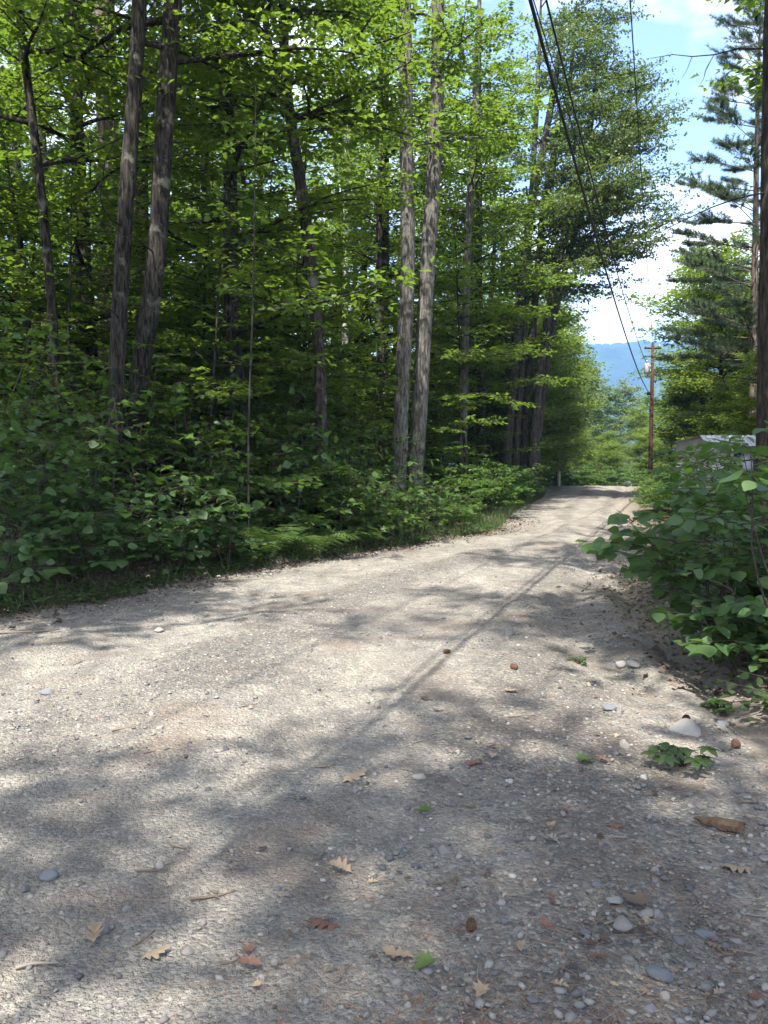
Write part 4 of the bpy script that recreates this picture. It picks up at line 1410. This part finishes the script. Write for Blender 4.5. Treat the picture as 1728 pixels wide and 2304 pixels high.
fallen(790, 1970, 60, 'tan_leaf', 1, 'crumpled grey-tan oak leaf in the shaded foreground', rz=.9)
fallen(770, 1760, 70, 'tan_leaf', 2, 'broken tan leaf in the shade left of the wire shadow end', rz=-.8)
fallen(960, 1580, 34, 'litter', 1, 'dark upright curled leaf in the middle sun patch', rz=.2)
fallen(1000, 1600, 26, 'litter', 2, 'black curled leaf fragment in the middle sun patch', rz=1.4)
fallen(1370, 1255, 34, 'litter', 3, 'dark dead leaf lying on the sunlit middle of the road', rz=1.5)
fallen(1450, 2050, 60, 'litter', 3, 'crumpled brown leaf among the cluster of foreground stones', rz=.5)
k_ = 0
while k_ < 70:
    px, py = rs.uniform(500, 1728), 1500 + 790 * rs.random()
    p = ground_pt(px, py)
    if p[0] > Rx(p[1]) + .5:
        continue
    d_ = np.linalg.norm(p - np.array([0, 0, CAM_H]))
    fallen(px, py, rs.uniform(.025, .055) * FPX / d_, ['litter', 'litter', 'litter', 'rust_leaf', 'tan_leaf'][int(rs.integers(0, 5))], int(rs.integers(0, 4)), 'small dry brown leaf scrap lying on the gravel', 'dry leaf scraps on the gravel')
    k_ += 1

# leaf litter along the edges, dry needles
mb = MB()
n = 13000
yy = rs.uniform(5.0, 22, n)
side = rs.random(n) < .72
xx = np.where(side, Lx(yy) + .05 - rs.normal(.45, .45, n), Rx(yy) + rs.normal(.6, .45, n))
P = np.stack([xx, yy, surf_z(xx, yy) + rs.uniform(.006, .03, n)], -1)
az = rs.uniform(0, 6.28, n)
D = np.stack([np.cos(az), np.sin(az), rs.normal(0, .25, n)], -1)
tv = T_ST[0].copy(); tv[:, 2] *= 4
mb.leaves((tv, T_ST[1]), P, D, UP + rs.normal(0, .5, (n, 3)), np.clip(np.exp(rs.normal(math.log(.036), .42, n)), .012, .09), rs)
obj('leaf_litter', mb.mesh('leaf_litter', [M['litter']]), label='dead brown leaf litter along both road edges', cat='leaf litter', kind='stuff')
mb = MB()
n = 22000
yy = 1.9 + 8 * rs.random(n) ** 1.5
xx = rs.uniform(-.5, 1, n) * (.5 * yy + .3)
kp = (rs.random(n) < np.clip(.35 + .6 * wob(xx * 1.2, yy * 1.2, 1, 7.0) + .25 * xx, .03, 1)) & (xx > Lx(yy))
xx, yy = xx[kp], yy[kp]
n = len(xx)
P = np.stack([xx, yy, surf_z(xx, yy) + .005], -1)
az = rs.uniform(0, 6.28, n)
D = np.stack([np.cos(az), np.sin(az), rs.uniform(0, .12, n)], -1)
mb.leaves((T_TRI[0] * np.array([.03, 1, 1]), T_TRI[1]), P, D, UP + rs.normal(0, .3, (n, 3)), rs.uniform(.03, .085, n), rs)
obj('pine_needle_litter', mb.mesh('pine_needle_litter', [M['needle']]), label='dry reddish pine needles strewn over the gravel', cat='needle litter', kind='stuff')

# twigs
def twig(px, py, lpx, rz, label, group=None, thick=1.0):
    p = ground_pt(px, py)
    d_ = np.linalg.norm(p - np.array([0, 0, CAM_H]))
    ln = lpx * d_ / FPX
    rg = R_(int(px * 7 + py))
    mb = MB()
    pl = polyline((0, 0, 0), (1, 0, 0), ln, 6, rg, .8, 0, .16)
    pl -= pl.mean(0)
    pl[:, 2] *= .15
    mb.tube(pl, np.linspace(.0055, .003, 7) * thick, 6)
    q = polyline(pl[3], (.7, rg.choice([-.7, .7]), .1), ln * .3, 3, rg, .5, 0, .15)
    mb.tube(q, np.linspace(.003, .0015, 4) * thick, 4)
    o = obj('twig', mb.mesh('twig', [M['stick']]), None, (p[0], p[1], p[2] + .008 * thick), label, 'twig', group)
    o.rotation_euler = (0, 0, rz)


twig(395, 1905, 55, -.9, 'short dark curved twig on the left gravel')
twig(342, 1962, 60, .3, 'pale stick touching the small white stone', None, .8)
twig(85, 2175, 75, .7, 'brown twig standing out at the lower left of the gravel')
twig(285, 1640, 60, .45, 'thin dark twig on the shaded left half of the road')
twig(1180, 1612, 75, .25, 'long dark twig on the shaded slope below the sun patch')
twig(1290, 1395, 110, -.4, 'dark root-like stick at the lip of the washed-out rut', None, 1.6)
twig(1640, 1640, 70, 1.1, 'thin bent pale stick standing at the foot of the right bank')
twig(735, 1725, 50, -.2, 'short brown twig in the shade left of the sun patch')
twig(480, 2020, 90, .3, 'slender twig lying across the foreground left of centre')
twig(60, 1425, 130, .1, 'long orange-brown stick on the leaf litter at the left edge', None, 2.0)
twig(560, 1305, 60, .1, 'stick lying on the leaf litter below the fern', None, 1.5)
for i in range(26):
    px, py = rs.uniform(150, 1700), rs.uniform(1480, 2290)
    twig(px, py, rs.uniform(25, 60), rs.uniform(0, 3.14), 'thin dry twig fragment lying on the gravel', 'twig fragments on the gravel', .7)

# pine cones
def cone(px, py, wpx, label):
    p = ground_pt(px, py)
    d_ = np.linalg.norm(p - np.array([0, 0, CAM_H]))
    s = wpx * d_ / FPX
    rg = R_(int(px + py))
    r = empty('pine_cone', (p[0], p[1], p[2] + s * .3), label, 'pine cone')
    r.rotation_euler = (0, 0, rg.uniform(0, 6.28))
    core = MB()
    t = np.linspace(0, 1, 9)
    core.tube(np.stack([s * (t - .5), 0 * t, 0 * t], -1), s * .15 * np.sin(t * 2.6 + .35), 8)
    obj('core', core.mesh('core', [M['cone']]), r)
    sc = MB()
    P, D, N_, S = [], [], [], []
    for i in range(60):
        u = (i + .5) / 60
        a_ = i * 2.399963
        rad = s * .13 * math.sin(u * 2.6 + .35)
        P.append((s * (u - .5), rad * math.cos(a_), rad * math.sin(a_)))
        D.append((.55, math.cos(a_), math.sin(a_))); N_.append((-1, .5 * math.cos(a_), .5 * math.sin(a_))); S.append(s * .36)
    sc.leaves(T_OV, np.array(P), np.array(D), np.array(N_), np.array(S), rg)
    obj('scale', sc.mesh('scale', [M['cone']]), r, kind='stuff')


cone(1158, 1506, 18, 'dark pine cone standing in the sun patch right of centre')
cone(1004, 1470, 15, 'small rust-brown pine cone on the sunlit middle of the road')
cone(1544, 1623, 20, 'pine cone just above the large flat pale rock')
cone(1656, 1682, 22, 'pine cone at the foot of the right bank near the margin')
cone(1060, 2092, 26, 'crushed reddish pine cone in the foreground needles')

# decayed wood chunk
p = ground_pt(1615, 1862)
mb = MB()
rg = R_(610)
ln = .19
x_ = np.linspace(-ln / 2, ln / 2, 9)
cs = np.array([[-1, -.5], [-.3, -.62], [.9, -.5], [1, .1], [.55, .55], [-.2, .7], [-.95, .3]])
wd_ = np.array([.006, .017, .022, .024, .031, .036, .036, .034, .030])
V_ = np.concatenate([np.stack([np.full(7, x) + rg.normal(0, .005 if 0 < i < 8 else .014, 7), cs[:, 0] * w + rg.normal(0, .0025, 7), cs[:, 1] * w * .8 + rg.normal(0, .0025, 7)], -1) for i, (x, w) in enumerate(zip(x_, wd_))])
i_, j_ = np.meshgrid(np.arange(8), np.arange(7), indexing='ij')
mb.add(V_, [np.stack([i_ * 7 + j_, i_ * 7 + (j_ + 1) % 7, (i_ + 1) * 7 + (j_ + 1) % 7, (i_ + 1) * 7 + j_], -1).reshape(-1, 4), np.arange(7)[None, ::-1], (56 + np.arange(7))[None]])
M['rotwood'] = plain_mat('rotten_wood', (.105, .070, .048), .9, 0, .5, 45, .1)
o = obj('wood_chunk', mb.mesh('wood_chunk', [M['rotwood']], False), None, (p[0], p[1], p[2] + .022), 'weathered brown wood chunk lying on the gravel at right', 'wood')
o.rotation_euler = (0, 0, -.45)

# ---------------------------------------------------------------- shed behind the right-hand bushes
M['metal'] = plain_mat('white_ribbed_metal', (.36, .37, .375), .5, 0.0, .2, 3, .4)
M['metal_d'] = plain_mat('galvanised_roof', (.34, .36, .39), .5, .2, .25, 4, .4)
M['shade_in'] = plain_mat('opening_shade', (.03, .03, .03), .9)  # shade inside the shed, put into a flat dark colour
M['lumber'] = plain_mat('cut_lumber', (.42, .31, .19), .8, 0, .2, 18)
sx, sy = 8.55, 20.0
g = float(surf_z(sx + 1.5, sy))
shed = empty('shed', (sx, sy, g), 'white metal-clad shed with ribbed siding behind the right-hand bushes', 'shed')
W_, Dp, Hh = 3.6, 2.6, 1.72


def ribbed(p0, p1, z0, z1, nrm, name, pitch=.085, amp=.012):
    zz_ = np.arange(z0, z1 + 1e-6, pitch / 4)
    of = amp * np.array([0, .7, 1, .7])[np.arange(len(zz_)) % 4]
    p0, p1, nrm = np.array(p0), np.array(p1), np.array(nrm)
    A_ = np.stack([np.array([*p0, 0]) + np.array([*nrm, 0]) * o_ + np.array([0, 0, z]) for z, o_ in zip(zz_, of)])
    B_ = A_ + np.array([*(p1 - p0), 0])
    V_ = np.vstack([A_, B_]); n_ = len(zz_)
    i_ = np.arange(n_ - 1)
    mb_ = MB(); mb_.add(V_, np.stack([i_, i_ + n_, i_ + n_ + 1, i_ + 1], -1))
    return obj(name, mb_.mesh(name, [M['metal']], False), shed)


gz = 0.15
ribbed((0, 0), (0.52, 0), gz, Hh, (0, -1), 'wall')
ribbed((1.15, 0), (W_, 0), gz, Hh, (0, -1), 'wall')
ribbed((0, Dp), (0, 0), gz, Hh, (-1, 0), 'wall')
ribbed((W_, 0), (W_, Dp), gz, Hh, (1, 0), 'wall')
ribbed((W_, Dp), (0, Dp), gz, Hh, (0, 1), 'wall')
mb = MB(); mb.box((.52, .02, gz), (1.15, .05, Hh)); o = obj('dark_opening', mb.mesh('dark_opening', [M['shade_in']]), shed)  # dark panel standing in for the shaded opening, no real leaf behind it
mb = MB(); mb.box((.70, -.02, 1.05), (1.02, .015, 1.75)); obj('pane', mb.mesh('pane', [M['metal_d']]), o)
for cx_ in (0, W_):
    mb = MB(); mb.box((cx_ - .03, -.03, 0), (cx_ + .03, .03, Hh + .03)); obj('corner_trim', mb.mesh('corner_trim', [M['metal']]), shed)
mb = MB()   # ridged roof, rising away from the road then level
for q in range(26):
    x0_ = -.12 + q * (W_ + .24) / 26
    w_ = (W_ + .24) / 26
    V_ = np.array([[x0_, -.2, Hh + .02], [x0_ + w_ * .7, -.2, Hh + .02], [x0_ + w_ * .85, -.2, Hh + .05], [x0_ + w_, -.2, Hh + .02],
                   [x0_, .6, Hh + .42], [x0_ + w_ * .7, .6, Hh + .42], [x0_ + w_ * .85, .6, Hh + .45], [x0_ + w_, .6, Hh + .42],
                   [x0_, Dp + .15, Hh + .30], [x0_ + w_ * .7, Dp + .15, Hh + .30], [x0_ + w_ * .85, Dp + .15, Hh + .33], [x0_ + w_, Dp + .15, Hh + .30]])
    f_ = [(r_ * 4 + c_, r_ * 4 + c_ + 1, r_ * 4 + c_ + 5, r_ * 4 + c_ + 4) for r_ in range(2) for c_ in range(3)]
    mb.add(V_, np.array(f_))
obj('roof', mb.mesh('roof', [M['metal_d']], False), shed)
mb = MB()
mb.add(np.array([[0, 0, Hh], [0, .6, Hh + .40], [0, Dp, Hh + .29], [0, Dp, Hh]]), np.array([[0, 1, 2, 3]]))
obj('gable', mb.mesh('gable', [M['metal']], False), shed)
mb = MB()
mb.box((-.15, -.23, Hh - .02), (W_ + .15, -.205, Hh + .06)); obj('fascia', mb.mesh('fascia', [M['metal']]), shed)
for q, (ox, tilt_) in enumerate([(0, .95), (.13, .9)]):
    b0 = at(1700, 1100, 14.0) + np.array([ox, 0, 0]); b1 = at(1662, 1066, 14.6) + np.array([ox - .1, 0, .02 - .1 * q])
    dv = norm(b1 - b0)
    mb = MB(); mb.tube(np.array([b0 + dv * 1.0 * -1.6, b0, b1]), .035 - .008 * q, 4)
    obj('lumber_board', mb.mesh('lumber_board', [M['lumber']]), None, None, ['thicker of two pale boards leaning near the dark spruce trunk', 'thinner of two pale boards leaning near the dark spruce trunk'][q], 'board')

# ---------------------------------------------------------------- utility pole and wires
PX, PY = 16.25, 47.0
M['pole'] = bark_mat('creosoted_pole', (.04, .021, .016), (.082, .043, .032), (.12, .070, .054), (.10, .055, .04), .6, 1.2, .5)
M['steel'] = plain_mat('grey_steel', (.42, .44, .45), .45, .4, .12, 6, .5)
M['wire'] = plain_mat('black_cable', (.016, .016, .017), .55, 0, .2, 10)
pz = float(surf_z(PX, PY))
pole = empty('utility_pole', (PX, PY, pz), 'brown wooden utility pole with a grey transformer right of the road', 'utility pole')
TOP = 8.9 - pz
mb = MB(); mb.tube(np.array([[0, 0, -.3], [0, 0, 3], [0, 0, 6], [0, 0, TOP]]), [.13, .12, .11, .095], 16); obj('shaft', mb.mesh('shaft', [M['pole']]), pole)
mb = MB(); mb.tube(np.array([[-.34, -.05, 7.05], [-.34, -.05, 7.1], [-.34, -.05, 7.6], [-.34, -.05, 7.68]]), [.15, .175, .175, .12], 16); tr_ = obj('transformer', mb.mesh('transformer', [M['steel']]), pole)
mb = MB(); mb.tube(np.array([[-.34, -.05, 7.66], [-.34, -.05, 7.74], [-.34, -.05, 7.86]]), [.03, .05, .02], 8); obj('bushing', mb.mesh('bushing', [M['steel']]), tr_)
mb = MB(); mb.box((-.2, -.03, 7.2), (0, .03, 7.26)); mb.box((-.2, -.03, 7.48), (0, .03, 7.54)); obj('bracket', mb.mesh('bracket', [M['steel']]), pole)
mb = MB(); mb.box((-.5, -.05, TOP - .35), (.5, .05, TOP - .25)); obj('crossarm', mb.mesh('crossarm', [M['pole']]), pole)
for q in (-.42, .42, 0):
    mb = MB(); z_ = TOP - .25 if q else TOP
    mb.tube(np.array([[q, 0, z_], [q, 0, z_ + .06], [q, 0, z_ + .10], [q, 0, z_ + .16]]), [.02, .05, .04, .015], 8); obj('insulator', mb.mesh('insulator', [M['steel']]), pole)
mb = MB(); mb.box((-.5, -.02, 8.05), (-.12, .02, 8.12)); obj('cutout_bracket', mb.mesh('cutout_bracket', [M['wire']]), pole)
mb = MB(); mb.box((-.3, -.06, 5.75), (-.1, .06, 5.95)); obj('cable_clamp', mb.mesh('cable_clamp', [M['wire']]), pole)


def wire(a_, q_, back, rad, label, sagm):
    """a_ at the pole, q_ where it leaves the picture at the top, carried on to the next pole behind the viewpoint"""
    a_, q_ = np.array(a_), np.array(q_)
    L0 = np.linalg.norm((q_ - a_)[:2])
    t = np.linspace(0, back, 70)
    xy = a_[None, :2] + (q_ - a_)[None, :2] * t[:, None]
    z = a_[2] + (q_[2] - a_[2]) * t + sagm * t * (t - 1.0)
    P_ = np.concatenate([xy, z[:, None]], 1)
    mb_ = MB(); mb_.tube(P_, rad, 6)
    obj('overhead_wire', mb_.mesh('overhead_wire', [M['wire']]), None, None, label, 'wire')


wire((PX - .2, PY - .06, 5.95), at(1193, 0, 8.3), 1.75, .021, 'thick black cable crossing over the road to the utility pole', 2.4)
wire((PX - .2, PY - .06, 7.35), at(1229, 0, 9.7), 1.7, .014, 'medium wire running just above the thick black cable', 2.2)
wire((PX - .42, PY, 8.75), np.array([1.3, 10.2, 9.3]), 1.7, .011, 'thin wire from the crossarm end that vanishes into the poplar leaves', 1.4)
wire((PX, PY, 9.02), at(1418, 0, 12.9), 1.7, .011, 'thinnest wire hanging nearly vertical in the sky from the pole top', 1.0)

# ---------------------------------------------------------------- haze in the valley air
mb = MB(); mb.box((-2700, -140, -160), (2800, 3300, 520))
hz, nt, N, L, b = mat('haze')
N.remove(b)
pv = N.new('ShaderNodeVolumePrincipled')
pv.inputs['Color'].default_value = (.30, .56, 1.0, 1)
pv.inputs['Density'].default_value = 0.00024
pv.inputs['Anisotropy'].default_value = 0.0
L.new(pv.outputs[0], N['Material Output'].inputs['Volume'])
obj('haze', mb.mesh('haze', [hz]), label='thin bluish haze filling the valley air', cat='haze', kind='stuff')
